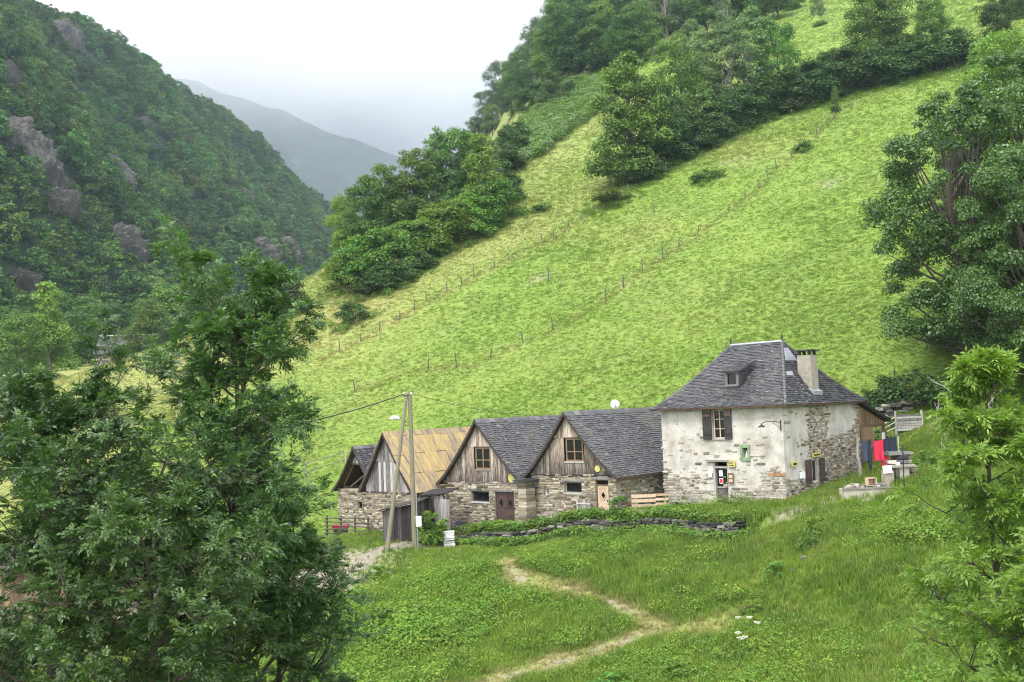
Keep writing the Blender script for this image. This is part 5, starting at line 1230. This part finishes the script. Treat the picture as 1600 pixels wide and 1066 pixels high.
# tall weed clumps of the foreground meadow
for u, v, hgt, w, lb in ((600,990,1.15,1.5,'broad dark nettle clump at the left of the foreground meadow'),(655,975,1.0,1.3,'nettle clump right beside the broad dark nettle clump'),(560,950,0.9,1.3,'weed clump between the ash trees and the dirt track'),(590,905,0.8,1.2,'leafy weed clump at the end of the dirt track'),(1060,1062,0.7,1.9,'dark bramble clump below the branching of the trodden path'),(960,1075,0.6,1.8,'bramble clump along the lower side of the trodden path'),(1275,842,1.0,0.9,'tall weed clump lining the ditch below the yard'),(1262,860,0.9,0.8,'dark weed clump in the ditch below the yard'),(1215,905,0.7,1.2,'reddish green weed clump under the ditch'),(1180,960,0.6,1.3,'low weed clump above the white umbels')):
    p = ground_at(u, v); plant('garden', p, hgt, lb, 'shrub', None, w, 'weed_clump')

# pale dead branches behind the sapling
db = thing('dead_shrub', 'tangle of pale dead branches under the large ash', 'shrub', (23.3, 50.5, h1(23.3, 50.5)))
g = np.random.default_rng(8); b = MB()
def twig(p, d, L, r, lev):
    q = [p]; n = 4
    for i in range(n): d = unit(d+g.normal(0, 0.22, 3)); q.append(q[-1]+d*L/n)
    b.tube(q, np.linspace(r, r*0.4, n+1), 4)
    if lev:
        for k in range(4): twig(q[int(g.integers(1, n+1))], unit(d+g.normal(0, 0.75, 3)), L*0.6, r*0.5, lev-1)
for k in range(9): twig(np.array([g.uniform(-.8, 1.2), g.uniform(-.5, .5), 0.0]), unit(np.array([g.uniform(-.9, .7), g.uniform(-.5, .3), 1.0])), g.uniform(1.6, 2.6), 0.045, 2)
b.build('branch', M['dead_twig'], db, kind='stuff')

# foreground ash trees with real compound leaves
def compound_leaves(P, D, g, L=(0.2, 0.32), pairs=4, wid=0.2, droop=0.2):
    """pinnate leaves: leaflets in pairs along a drooping stalk"""
    n = len(P); D = unit(D); up = np.array([0, 0, 1.0])
    S = unit(np.cross(D, up)+g.normal(0, 0.25, (n, 3))); Nn = unit(np.cross(S, D)); flip = Nn[:, 2] < 0; Nn[flip] *= -1
    ln = g.uniform(*L, n)[:, None]; Vs = []
    for k in range(pairs+1):
        f = 0.3+0.7*k/pairs
        base = P+D*ln*f-up*(droop*ln*f*f)
        Dk = unit(D-up*(2*droop*f))
        for sgn in ((-1, 1) if k < pairs else (0,)):
            ld = unit(Dk*(0.55 if sgn else 1.0)+S*sgn*0.9-up*0.12+g.normal(0, 0.13, (n, 3)))
            ll = ln*(0.42 if sgn else 0.46)*g.uniform(0.8, 1.15, (n, 1)); wv = unit(np.cross(ld, Nn+g.normal(0, 0.25, (n, 3))))
            Vs.append(np.stack([base, base+ld*ll*0.45+wv*ll*wid-Nn*ll*0.02, base+ld*ll-up*ll*0.1, base+ld*ll*0.45-wv*ll*wid-Nn*ll*0.02], 1))
    V = np.stack(Vs, 1); m = V.shape[1]
    return V.reshape(-1, 3), m
def ash(name, label, base, height, env, seed, nprim, leafm, lean=(0, 0), L=(0.2, 0.32), trunk_r=0.12, sec=7, tw=5, per=9, first=0.12, rise=0.9, pairs=4, wid=0.2):
    g = np.random.default_rng(seed); base = vec(base)
    t = thing(name, label, 'tree', tuple(base))
    tr_, br = MB(), MB(); LP, LD = [], []
    n = 12; f = np.linspace(0, 1, n)
    T = np.c_[lean[0]*f+0.12*np.sin(f*7+seed)*f, lean[1]*f+0.12*np.cos(f*6+seed)*f, height*f*0.97]; T[0, 2] = -0.5
    tr_.tube(T, trunk_r*(1-0.92*f)+0.008, 9)
    def leaves_on(Q, d, cnt):
        for _ in range(cnt):
            s = g.uniform(0.25, 1.0)*(len(Q)-1); i = min(int(s), len(Q)-2); p = Q[i]+(Q[i+1]-Q[i])*(s-i)
            LP.append(p); LD.append(d+np.array([*g.normal(0, 0.75, 2), g.normal(0.15, 0.4)]))
    for k in range(nprim):
        fz = first+(0.985-first)*((k+g.uniform(0, 1))/nprim); z = height*fz
        p0 = np.array([np.interp(z, T[:, 2], T[:, j]) for j in range(3)])
        a = k*2.399+g.uniform(-.4, .4); R = env(fz)*g.uniform(0.65, 1.12)
        d = unit(np.array([math.cos(a), math.sin(a), rise*g.uniform(0.5, 1.2)])); Lp = R/max(0.35, math.hypot(d[0], d[1]))
        m = 6; Q = [p0]
        for i in range(m): d = unit(d+np.array([*g.normal(0, 0.1, 2), g.normal(0.03, 0.08)])); Q.append(Q[-1]+d*Lp/m)
        Q = np.array(Q); r0 = trunk_r*0.42*(1-0.75*fz)+0.006
        br.tube(Q, np.linspace(r0, 0.006, m+1), 5)
        for s in range(sec):
            ss = g.uniform(0.25, 1.0)*m; i = min(int(ss), m-1); p1 = Q[i]+(Q[i+1]-Q[i])*(ss-i)
            d1 = unit(d*0.5+unit(g.normal(0, 1, 3)*[1, 1, 0.6])*0.85+[0, 0, 0.3]); L1 = Lp*g.uniform(0.22, 0.42)+0.15
            Q1 = np.array([p1, p1+d1*L1*0.5, p1+unit(d1+[0, 0, 0.12])*L1]); br.tube(Q1, [r0*0.35+0.003, r0*0.22+0.003, 0.003], 4)
            leaves_on(Q1, d1, per//2)
            for q in range(tw):
                p2 = p1+(Q1[2]-p1)*g.uniform(0.3, 1.0); d2 = unit(d1*0.6+g.normal(0, 0.7, 3)+[0, 0, 0.2]); L2 = L1*g.uniform(0.3, 0.6)
                Q2 = np.array([p2, p2+d2*L2]); br.tube(Q2, [0.005, 0.002], 3, cap=False); leaves_on(Q2, d2, per)
    P, D = np.array(LP), np.array(LD)
    V, m = compound_leaves(P, D, g, L, pairs, wid)
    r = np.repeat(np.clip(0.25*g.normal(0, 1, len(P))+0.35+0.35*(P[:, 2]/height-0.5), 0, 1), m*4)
    tr_.build('trunk', M['bark'], t); br.build('branch', M['bark'], t, kind='stuff')
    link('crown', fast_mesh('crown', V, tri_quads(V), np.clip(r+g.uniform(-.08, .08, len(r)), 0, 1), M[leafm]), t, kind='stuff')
    return t, len(P)
def prof(pts):
    a = np.array(pts); return lambda f: float(np.interp(f, a[:, 0], a[:, 1]))
zb = h1(-6.1, 19)
nl = []
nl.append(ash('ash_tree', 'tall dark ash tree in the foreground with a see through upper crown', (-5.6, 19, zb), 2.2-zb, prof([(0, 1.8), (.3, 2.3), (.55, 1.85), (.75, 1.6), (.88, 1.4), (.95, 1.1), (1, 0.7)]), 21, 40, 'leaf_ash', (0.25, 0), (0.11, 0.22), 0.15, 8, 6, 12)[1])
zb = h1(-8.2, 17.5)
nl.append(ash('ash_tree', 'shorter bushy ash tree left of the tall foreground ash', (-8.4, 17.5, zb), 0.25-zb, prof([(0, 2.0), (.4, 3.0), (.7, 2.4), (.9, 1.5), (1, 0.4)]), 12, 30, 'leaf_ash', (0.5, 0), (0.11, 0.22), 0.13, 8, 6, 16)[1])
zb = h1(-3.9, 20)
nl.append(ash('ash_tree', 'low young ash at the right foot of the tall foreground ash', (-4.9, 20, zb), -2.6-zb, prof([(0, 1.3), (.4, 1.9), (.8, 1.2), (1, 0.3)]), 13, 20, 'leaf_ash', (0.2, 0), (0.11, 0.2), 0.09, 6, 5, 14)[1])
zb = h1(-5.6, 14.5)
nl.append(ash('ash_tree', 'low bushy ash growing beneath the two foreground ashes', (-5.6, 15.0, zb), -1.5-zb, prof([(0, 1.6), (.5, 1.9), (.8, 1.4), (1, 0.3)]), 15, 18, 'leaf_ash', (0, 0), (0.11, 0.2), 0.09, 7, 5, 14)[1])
zb = h1(6.2, 13)
nl.append(ash('ash_sapling', 'bright lime green ash sapling at the right of the foreground', (6.4, 13.3, zb), 0.45-zb, prof([(0, 1.1), (.35, 1.25), (.6, 0.95), (.8, 0.5), (1, 0.06)]), 14, 26, 'leaf_lime', (-0.2, 0), (0.13, 0.23), 0.05, 6, 5, 8, 0.06, 0.7, 5, 0.14)[1])
zb = h1(6.1, 11)
nl.append(ash('ash_sapling', 'low lime green sapling in front of the taller lime green sapling', (6.05, 11.2, zb), -1.75-zb, prof([(0, 0.8), (.5, 0.95), (1, 0.15)]), 16, 18, 'leaf_lime', (0.1, 0), (0.13, 0.22), 0.04, 7, 5, 8, 0.06, 0.7, 5, 0.14)[1])
print('compound leaves', nl, sum(nl)*9*2)

# ---- scatter helper: points with attributes, instances picked from a set of small plants
def scatter(name, P, rot, sc, vi, dry, variants, seed=0):
    me = bpy.data.meshes.new(name); me.vertices.add(len(P)); me.vertices.foreach_set('co', np.ascontiguousarray(P, np.float32).ravel())
    a = me.attributes.new('rot', 'FLOAT_VECTOR', 'POINT'); a.data.foreach_set('vector', np.ascontiguousarray(rot, np.float32).ravel())
    a = me.attributes.new('sc', 'FLOAT_VECTOR', 'POINT'); a.data.foreach_set('vector', np.ascontiguousarray(sc, np.float32).ravel())
    a = me.attributes.new('vi', 'INT', 'POINT'); a.data.foreach_set('value', np.ascontiguousarray(vi, np.int32))
    a = me.attributes.new('dry', 'FLOAT', 'POINT'); a.data.foreach_set('value', np.ascontiguousarray(dry, np.float32))
    o = link(name, me, kind='stuff')
    col = bpy.data.collections.new(name+'_kinds')
    for k, m_ in enumerate(variants): col.objects.link(bpy.data.objects.new('%s_kind%02d' % (name, k), m_))
    nt = bpy.data.node_groups.new(name, 'GeometryNodeTree')
    nt.interface.new_socket('Geometry', in_out='INPUT', socket_type='NodeSocketGeometry'); nt.interface.new_socket('Geometry', in_out='OUTPUT', socket_type='NodeSocketGeometry')
    gi, go = nt.nodes.new('NodeGroupInput'), nt.nodes.new('NodeGroupOutput'); ip = nt.nodes.new('GeometryNodeInstanceOnPoints')
    ci = nt.nodes.new('GeometryNodeCollectionInfo'); ci.inputs['Collection'].default_value = col; ci.inputs['Separate Children'].default_value = True; ci.inputs['Reset Children'].default_value = True
    def na(n, t): x = nt.nodes.new('GeometryNodeInputNamedAttribute'); x.data_type = t; x.inputs['Name'].default_value = n; return x.outputs['Attribute']
    e = nt.nodes.new('FunctionNodeEulerToRotation')
    L = nt.links.new
    L(gi.outputs[0], ip.inputs['Points']); L(ci.outputs[0], ip.inputs['Instance']); ip.inputs['Pick Instance'].default_value = True
    L(na('vi', 'INT'), ip.inputs['Instance Index']); L(na('rot', 'FLOAT_VECTOR'), e.inputs[0]); L(e.outputs[0], ip.inputs['Rotation']); L(na('sc', 'FLOAT_VECTOR'), ip.inputs['Scale'])
    L(ip.outputs[0], go.inputs[0])
    md = o.modifiers.new('scatter', 'NODES'); md.node_group = nt; return o
def tuft(seed, nb, hgt, spread, wid, mat, lean=0.35):
    g = np.random.default_rng(seed); b = MB()
    for k in range(nb):
        a = g.uniform(0, 6.28); r = spread*math.sqrt(g.random()); p = np.array([r*math.cos(a), r*math.sin(a), -0.03])
        h = hgt*g.uniform(0.5, 1.15); a2 = g.uniform(0, 6.28); l = lean*h*g.uniform(0.3, 1.3); d = np.array([math.cos(a2)*l, math.sin(a2)*l, 0]); w = np.array([-math.sin(a2), math.cos(a2), 0])*wid*g.uniform(0.7, 1.3)
        m_, t = p+d*0.35+[0, 0, h*0.62], p+d+[0, 0, h*g.uniform(0.85, 1)]
        b.add([p-w, p+w, m_+w*0.8, m_-w*0.8, t], [(0, 1, 2, 3), (3, 2, 4)], float(g.random()))
    return b.mesh('tuft', M[mat])
def weed(seed, n, hgt, R, size, mat):
    g = np.random.default_rng(seed); z = g.uniform(0.15, 1, n)*hgt; a = g.uniform(0, 6.28, n); r = R*np.sqrt(g.random(n))
    P = np.c_[r*np.cos(a), r*np.sin(a), z]; nr = unit(np.c_[np.cos(a)*0.5, np.sin(a)*0.5, np.ones(n)]+g.normal(0, 0.3, (n, 3)))
    V = leaf_faces(P, nr, size*g.uniform(0.6, 1.3, n), g, 0.55)
    return fast_mesh('weed', V, tri_quads(V), np.repeat(np.clip(g.uniform(0, .6, n)+0.4*z/hgt, 0, 1), 4), M[mat])
g = np.random.default_rng(17)
FOOT = [((7.56, 51.75), 6.8, 12.8), ((0.74, 53.75), 5.6, 9.6), ((-4.21, 57.72), 6.16, 9.6), ((-8.95, 59.41), 3.95, 8.6), ((-12.05, 67.21), 4.1, 6.5)]
def free(x, y):
    ok = np.ones(len(x), bool)
    for (ox, oy), W, D in FOOT:
        lx = (x-ox)*EX[0]+(y-oy)*EX[1]; ly = (x-ox)*EY[0]+(y-oy)*EY[1]; ok &= ~((lx > -0.1) & (lx < W+0.1) & (ly > -0.05) & (ly < D+0.1))
    ok &= ~((x > 14.7) & (x < 17) & (y > 45.4) & (y < 46.3)); ok &= ~((x > -7.2) & (x < -5.2) & (y > 52.8) & (y < 56))
    return ok
def in_view(x, y, pad=0.06): return (np.abs(x/np.maximum(y, 1)) < 0.52+pad)
# near meadow: grass blades
n = 150000; x = g.uniform(-24, 34, n); y = 19+(62-19)*g.random(n)**0.85
dr_, di_, mo_ = surface_attrs(x, y); keep = in_view(x, y) & free(x, y) & (g.random(n) > di_*0.95) & ~((x < -5) & (y < 40) & (g.random(n) < 0.6))
x, y, dr_, mo_ = x[keep], y[keep], dr_[keep], mo_[keep]; n = len(x)
patch = fbm(x*0.22, y*0.22, 0, 81, 3)
hs_ = (0.75+0.8*np.clip(patch+0.25, 0, 1))*(1-0.62*mo_)*np.where(y-0.2*x > 47, 0.5, 1.0)*g.uniform(0.7, 1.3, n)
rot = np.c_[g.normal(0, 0.12, (n, 2)), g.uniform(0, 6.28, n)]
scatter('meadow_grass', np.c_[x, y, H(x, y)], rot, np.c_[hs_**0.5, hs_**0.5, hs_], g.integers(0, 6, n), np.clip(dr_+g.normal(0, 0.08, n), 0, 1), [tuft(200+k, 15, 0.36, 0.17, 0.012, 'grass_near', 0.55) for k in range(6)])
# near meadow: broad leaved weeds in patches
n = 40000; x = g.uniform(-16, 30, n); y = 20+(53-20)*g.random(n)
dr_, di_, mo_ = surface_attrs(x, y); p1 = fbm(x*0.16+5, y*0.16, 0, 91, 4)
bed = np.exp(-(((x+3.5)/5)**2+((y-45.5)/5)**2)*0.8)
keep = in_view(x, y) & free(x, y) & (mo_ < 0.2) & (di_ < 0.3) & (g.random(n) < np.clip(0.16+1.5*p1+0.5*bed+0.25*smooth(8, 14, x), 0, 1)) & (y-0.2*x < 47.5) & ~((x > 11) & (y > 42))
x, y = x[keep], y[keep]; n = len(x); s_ = g.uniform(0.35, 1.2, n)**1.3*(1+0.9*np.exp(-(((x+4.2)/2.2)**2+((y-40.5)/3)**2)))*(1+0.5*np.clip(fbm(x*0.5, y*0.5, 0, 97, 2)*2, 0, 1))
scatter('meadow_weeds', np.c_[x, y, H(x, y)], np.c_[g.normal(0, 0.15, (n, 2)), g.uniform(0, 6.28, n)], np.c_[s_, s_, s_], g.integers(0, 5, n), np.zeros(n), [weed(300+k, 90, 0.36 if k < 3 else 0.62, 0.34, 0.036, 'weed') for k in range(5)])
# weeds hanging over and growing against the terrace wall
n = 1500; s_w = g.uniform(0, tL, n); dn_ = np.where(g.random(n) < 0.55, g.normal(0.45, 0.18, n), g.normal(-0.25, 0.15, n))
ok = fbm(s_w*0.5, 0*s_w, 0, 19, 2)+0.35*g.normal(0, 1, n) > -0.15-0.35*(s_w > tL*0.5); s_w, dn_ = s_w[ok], dn_[ok]; n = len(s_w)
Q = WALL_A+tdir*s_w[:, None]+np.array([-tdir[1], tdir[0]])*(wall_bow(s_w)+dn_)[:, None]; sz = g.uniform(0.5, 1.3, n)
scatter('wall_weeds', np.c_[Q, H(Q[:, 0], Q[:, 1])], np.c_[g.normal(0, 0.15, (n, 2)), g.uniform(0, 6.28, n)], np.c_[sz, sz, sz], g.integers(0, 3, n), np.zeros(n), [weed(600+k, 80, 0.42, 0.3, 0.05, ('weed', 'leaf_hedge', 'leaf_mid')[k]) for k in range(3)])
# far meadow: short tufts over the slope
n = 300000; y = 56+(260-56)*g.random(n)**1.7; x = (g.uniform(-0.56, 0.56, n))*y
dr_, di_, mo_ = surface_attrs(x, y); keep = free(x, y) & (y-0.2*x > 54) & (np.interp(y, CREST[:, 1], CREST[:, 0])-x < 12)
x, y, dr_ = x[keep], y[keep], dr_[keep]; n = len(x)
dU, _ = dist_poly(x, y, FENCE_U); dL, _ = dist_poly(x, y, FENCE_L); near = np.minimum(dU, dL)
s_ = g.uniform(0.4, 0.95, n)*(0.7+0.5*np.clip(fbm(x*0.1, y*0.1, 0, 95, 3)+0.3, 0, 1))*(1+0.55*np.exp(-(near/0.6)**2))*np.clip(y/80, 0.7, 1.6)
scatter('hillside_grass', np.c_[x, y, H(x, y)], np.c_[g.normal(0, 0.15, (n, 2)), g.uniform(0, 6.28, n)], np.c_[s_*1.0, s_*1.0, s_*0.75], g.integers(0, 5, n), np.clip(dr_+g.normal(0, 0.16, n), 0, 1), [tuft(400+k, 14, 0.26, 0.26, 0.02, 'grass_far', 0.7) for k in range(5)])
# fern and scrub cover on the upper slope by the skyline wood
n = 5000; u = g.uniform(770, 960, n); v = g.uniform(125, 250, n); keep = (v > 330-(u-700)*1.0-20) & (v < 345-(u-700)*0.78+10); P = np.array([ground_at(a, c, 100, 420) for a, c in zip(u[keep][:900], v[keep][:900])])
n = len(P); P = np.repeat(P, 3, 0)+np.c_[g.normal(0, 1.0, (3*n, 2)), np.zeros(3*n)]; P[:, 2] = H(P[:, 0], P[:, 1]); n = len(P); s_ = g.uniform(0.7, 1.6, n)
scatter('bracken', P, np.c_[g.normal(0, 0.15, (n, 2)), g.uniform(0, 6.28, n)], np.c_[s_, s_, s_], g.integers(0, 3, n), np.zeros(n), [weed(500+k, 90, 0.9, 0.7, 0.12, ('leaf_mid', 'leaf_hedge', 'leaf_birch')[k]) for k in range(3)])

# undergrowth round the feet of hedges and trees
fp = np.array(FEET); k_ = np.repeat(np.arange(len(fp)), 34); n = len(k_); a_ = g.uniform(0, 6.28, n); r_ = fp[k_, 2]*np.sqrt(g.uniform(0.2, 1.5, n))
P = np.c_[fp[k_, 0]+r_*np.cos(a_), fp[k_, 1]+r_*np.sin(a_), np.zeros(n)]; P[:, 2] = H(P[:, 0], P[:, 1]); s_ = g.uniform(0.35, 1.15, n)*np.clip(1.5-r_/fp[k_, 2]*0.8, 0.3, 1)
scatter('undergrowth', P, np.c_[g.normal(0, 0.15, (n, 2)), g.uniform(0, 6.28, n)], np.c_[s_, s_, s_], g.integers(0, 4, n), np.zeros(n), [weed(550+k, 70, 0.9, 0.6, 0.12, ('leaf_mid', 'leaf_hedge')[k % 2]) for k in range(4)])

# forest on the mountain across the valley
def mountain_at(u, v, y0=130, y1=840):
    d = ray(u, v); ys = np.linspace(y0, y1, 700); zz = mountain_z(d[0]*ys, ys); hit = zz >= d[2]*ys
    k = int(np.argmax(hit)) if hit.any() else len(ys)-1; return np.array([d[0]*ys[k], ys[k], zz[k]])
def outcrop(u, v, w, h_, seed, label):
    p = mountain_at(u, v); s = p[1]/FPX; g = np.random.default_rng(seed)
    n, m = 90, 90; A, B = np.meshgrid(np.linspace(-1, 1, n), np.linspace(-1, 1, m))
    fall = np.clip(1-(A**2+B**2)**1.3, -0.4, 1)
    W, Hh = w*s*0.42, h_*s*0.42
    rid = np.abs(fbm(A*2.6+seed+B*0.8, B*1.3, 0, seed, 6))*2.2+0.9*fbm(A*7+B*3, B*3.5, 0, seed+3, 5)
    step = np.floor((B*3.2+1.2*fbm(A*1.5, B*1.5, 0, seed+8, 3))*1.6)*0.16
    out = smooth(-0.4, 0.9, fall+0.7*fbm(A*2.4, B*2.4, 0, seed+5, 4))*(4.5+W*0.1)+rid*W*0.42-step*W*0.25-1.0
    nrm = unit(np.array([[1.302, -0.45, 0.75]]))[0]; side = unit(np.array([[0.33, 0.94, 0]]))[0]; up = unit(np.array([[-0.42, 0.12, 0.9]]))[0]
    P = p+A[..., None]*side*W*1.25+B[..., None]*up*Hh+out[..., None]*nrm
    P += g.normal(0, 0.12, P.shape)
    i = np.arange(n*m).reshape(m, n); q = np.stack([i[:-1, :-1], i[:-1, 1:], i[1:, 1:], i[1:, :-1]], -1).reshape(-1, 4)
    tag(link('rock_outcrop', fast_mesh('rock_outcrop', P.reshape(-1, 3), q, np.zeros(n*m), M['rock'])), label, 'rock')
    return p, W*1.1, Hh
m_, nt, b_ = new_mat('grey_cliff')
c = ramp(nt, noise(nt, 0.12, 8, 0.75, (1, 1, 0.4), coord='World'), [(0.3, (0.06, 0.06, 0.062)), (0.47, (0.2, 0.19, 0.17)), (0.64, (0.33, 0.31, 0.28)), (0.78, (0.13, 0.15, 0.08))])
nt.links.new(c, b_.inputs['Base Color']); b_.inputs['Roughness'].default_value = 0.95; bump(nt, b_, noise(nt, 0.35, 8, 0.8, (1, 1, 0.5), coord='World'), 1.0, 4.0); M['rock'] = m_
OC = [outcrop(*a) for a in ((45, 245, 75, 150, 1, 'tall grey cliff high on the wooded mountain'), (90, 325, 60, 70, 2, 'broken grey cliff below the tall cliff'), (175, 275, 50, 110, 3, 'narrow grey rock rib in the middle of the wooded mountain'), (195, 390, 60, 85, 4, 'pale rock rib low on the wooded mountain'), (105, 60, 50, 70, 5, 'small crag near the mountain skyline'), (405, 400, 60, 65, 6, 'grey crag low down where the valley narrows'), (445, 395, 45, 60, 7, 'purplish rock slab beside the spur tip'), (8, 120, 25, 60, 8, 'grey crag at the upper edge of the wooded slope'), (380, 310, 25, 40, 9, 'small grey rock band on the far wooded slope'), (225, 200, 25, 40, 10, 'small rock face under the wooded ridge'), (30, 450, 40, 60, 11, 'dark rock step near the foot of the wooded mountain'))]
g = np.random.default_rng(23); n = 0
xx, yy = np.meshgrid(np.arange(-480, -30, 4.6), np.arange(140, 840, 7.0)); xx = xx+(np.arange(xx.shape[0])%2)[:, None]*2.3
x = (xx+g.uniform(-1.5, 1.5, xx.shape)).ravel(); y = (yy+g.uniform(-2.2, 2.2, yy.shape)).ravel(); n = len(x); z = mountain_z(x, y)
keep = (np.abs(x/y) < 0.62) & (z > -8)
gz = (mountain_z(x+2, y)-mountain_z(x-2, y))/4
low = np.zeros(n, bool)
for p, W, Hh in OC: low |= (np.abs(y-p[1]) < W*1.15+3) & (z-p[2] < Hh*0.8) & (z-p[2] > -Hh*1.15-5)
keep &= ~(low & (g.random(n) < 0.3))
x, y, z = x[keep], y[keep], z[keep]; n = len(x); s_ = g.uniform(0.7, 1.45, n)*np.where(low[keep], 0.5, 1.0)
fm = []
for k in range(6):
    V, r, C = crown_cloud(900+k, 0.5, 7.0, 4.0, 36, 1700, 0.36, ('round', 'hedge', 'hedge', 'round', 'hedge', 'round')[k], 0.8)
    fm.append(fast_mesh('far_crown', V, tri_quads(V), r, M['leaf_wood']))
scatter('mountain_wood', np.c_[x, y, z-1.0], np.c_[g.normal(0, 0.06, (n, 2)), g.uniform(0, 6.28, n)], np.c_[s_, s_, s_*g.uniform(0.85, 1.2, n)], g.integers(0, 6, n), np.zeros(n), fm)

# white umbels in the foreground meadow
um_leaf = plain('umbel_white', (0.55, 0.54, 0.46), 0.8, 0.1, 9); stalk = plain('umbel_stalk', (0.1, 0.16, 0.04), 0.8, 0.2, 9)
g = np.random.default_rng(31)
for k, (u, v) in enumerate(((1160,1012),(1172,1008),(1178,1018),(1158,1040),(1168,1046),(1150,1048))):
    p = ground_at(u, v); t = thing('umbel_flower', 'white flowering umbel plant standing in the foreground meadow', 'flower', tuple(p), g.uniform(0, 6), 'white umbels in the foreground meadow'); t.rotation_euler = (g.normal(0, .15), g.normal(0, .15), g.uniform(0, 6))
    hh = g.uniform(0.75, 1.05); MB().tube([(0, 0, -0.05), (0.03, 0, hh*0.6), (0.02, 0, hh)], [0.014, 0.01, 0.007], 5).build('stem', stalk, t)
    for j in range(7):
        a = j*0.9; r = 0.075*(j > 0)+0.01; b = MB()
        c = np.array([r*math.cos(a)+0.02, r*math.sin(a), hh+0.06-r*0.2])
        b.tube([(0.02, 0, hh-0.02), tuple(c)], 0.004, 3)
        for q in range(9): w = q*0.7; rr = 0.034*math.sqrt((q+0.5)/9); b.box(c+[rr*math.cos(w*2.4)-.007, rr*math.sin(w*2.4)-.007, 0], c+[rr*math.cos(w*2.4)+.007, rr*math.sin(w*2.4)+.007, 0.014], jit=0.003)
        b.build('umbel', um_leaf, t)

# ------------------------------------------------------------------ air: haze in the valley and the cloud on the far mountain
hz = MB().box((-1450, -130, -60), (1450, 870, 285)).build('haze', None, kind='stuff')
hm = bpy.data.materials.new('haze_air'); hm.use_nodes = True; nt = hm.node_tree; nt.nodes.clear()
pv = nt.nodes.new('ShaderNodeVolumePrincipled'); ou = nt.nodes.new('ShaderNodeOutputMaterial')
pv.inputs['Color'].default_value = (0.62, 0.76, 1.0, 1); pv.inputs['Density'].default_value = 0.00015; pv.inputs['Anisotropy'].default_value = 0.2
nt.links.new(pv.outputs[0], ou.inputs['Volume']); hz.data.materials.append(hm)
cm_ = bpy.data.materials.new('cloud_bank'); cm_.use_nodes = True; nt = cm_.node_tree; nt.nodes.clear()
pv = nt.nodes.new('ShaderNodeVolumePrincipled'); ou = nt.nodes.new('ShaderNodeOutputMaterial')
pv.inputs['Color'].default_value = (0.985, 0.99, 1.0, 1); pv.inputs['Anisotropy'].default_value = 0.0
geo = nt.nodes.new('ShaderNodeNewGeometry'); sx_ = nt.nodes.new('ShaderNodeSeparateXYZ'); nt.links.new(geo.outputs['Position'], sx_.inputs[0])
nz = noise(nt, 0.006, 4, 0.55, coord='World')
zz = math_n(nt, 'ADD', sx_.outputs[2], math_n(nt, 'MULTIPLY', math_n(nt, 'SUBTRACT', nz, 0.5), 300.0))
mr = nt.nodes.new('ShaderNodeMapRange'); mr.interpolation_type = 'SMOOTHSTEP'
mr.inputs['From Min'].default_value = 245; mr.inputs['From Max'].default_value = 400; mr.inputs['To Min'].default_value = 0.0022; mr.inputs['To Max'].default_value = 0.007
nt.links.new(zz, mr.inputs['Value']); m2 = nt.nodes.new('ShaderNodeMapRange'); m2.inputs['From Min'].default_value = 230; m2.inputs['From Max'].default_value = 380; nt.links.new(zz, m2.inputs['Value']); nt.links.new(mixc(nt, m2.outputs[0], (0.84, 0.9, 1.0), (0.99, 0.993, 1.0)), pv.inputs['Color']); nt.links.new(mr.outputs[0], pv.inputs['Density']); nt.links.new(pv.outputs[0], ou.inputs['Volume'])
cd = MB().box((-1500, 900, -260), (900, 1520, 900)).build('cloud_bank', cm_, kind='stuff')
scene.cycles.volume_step_rate = 4.0
scene.cycles.volume_max_steps = 64
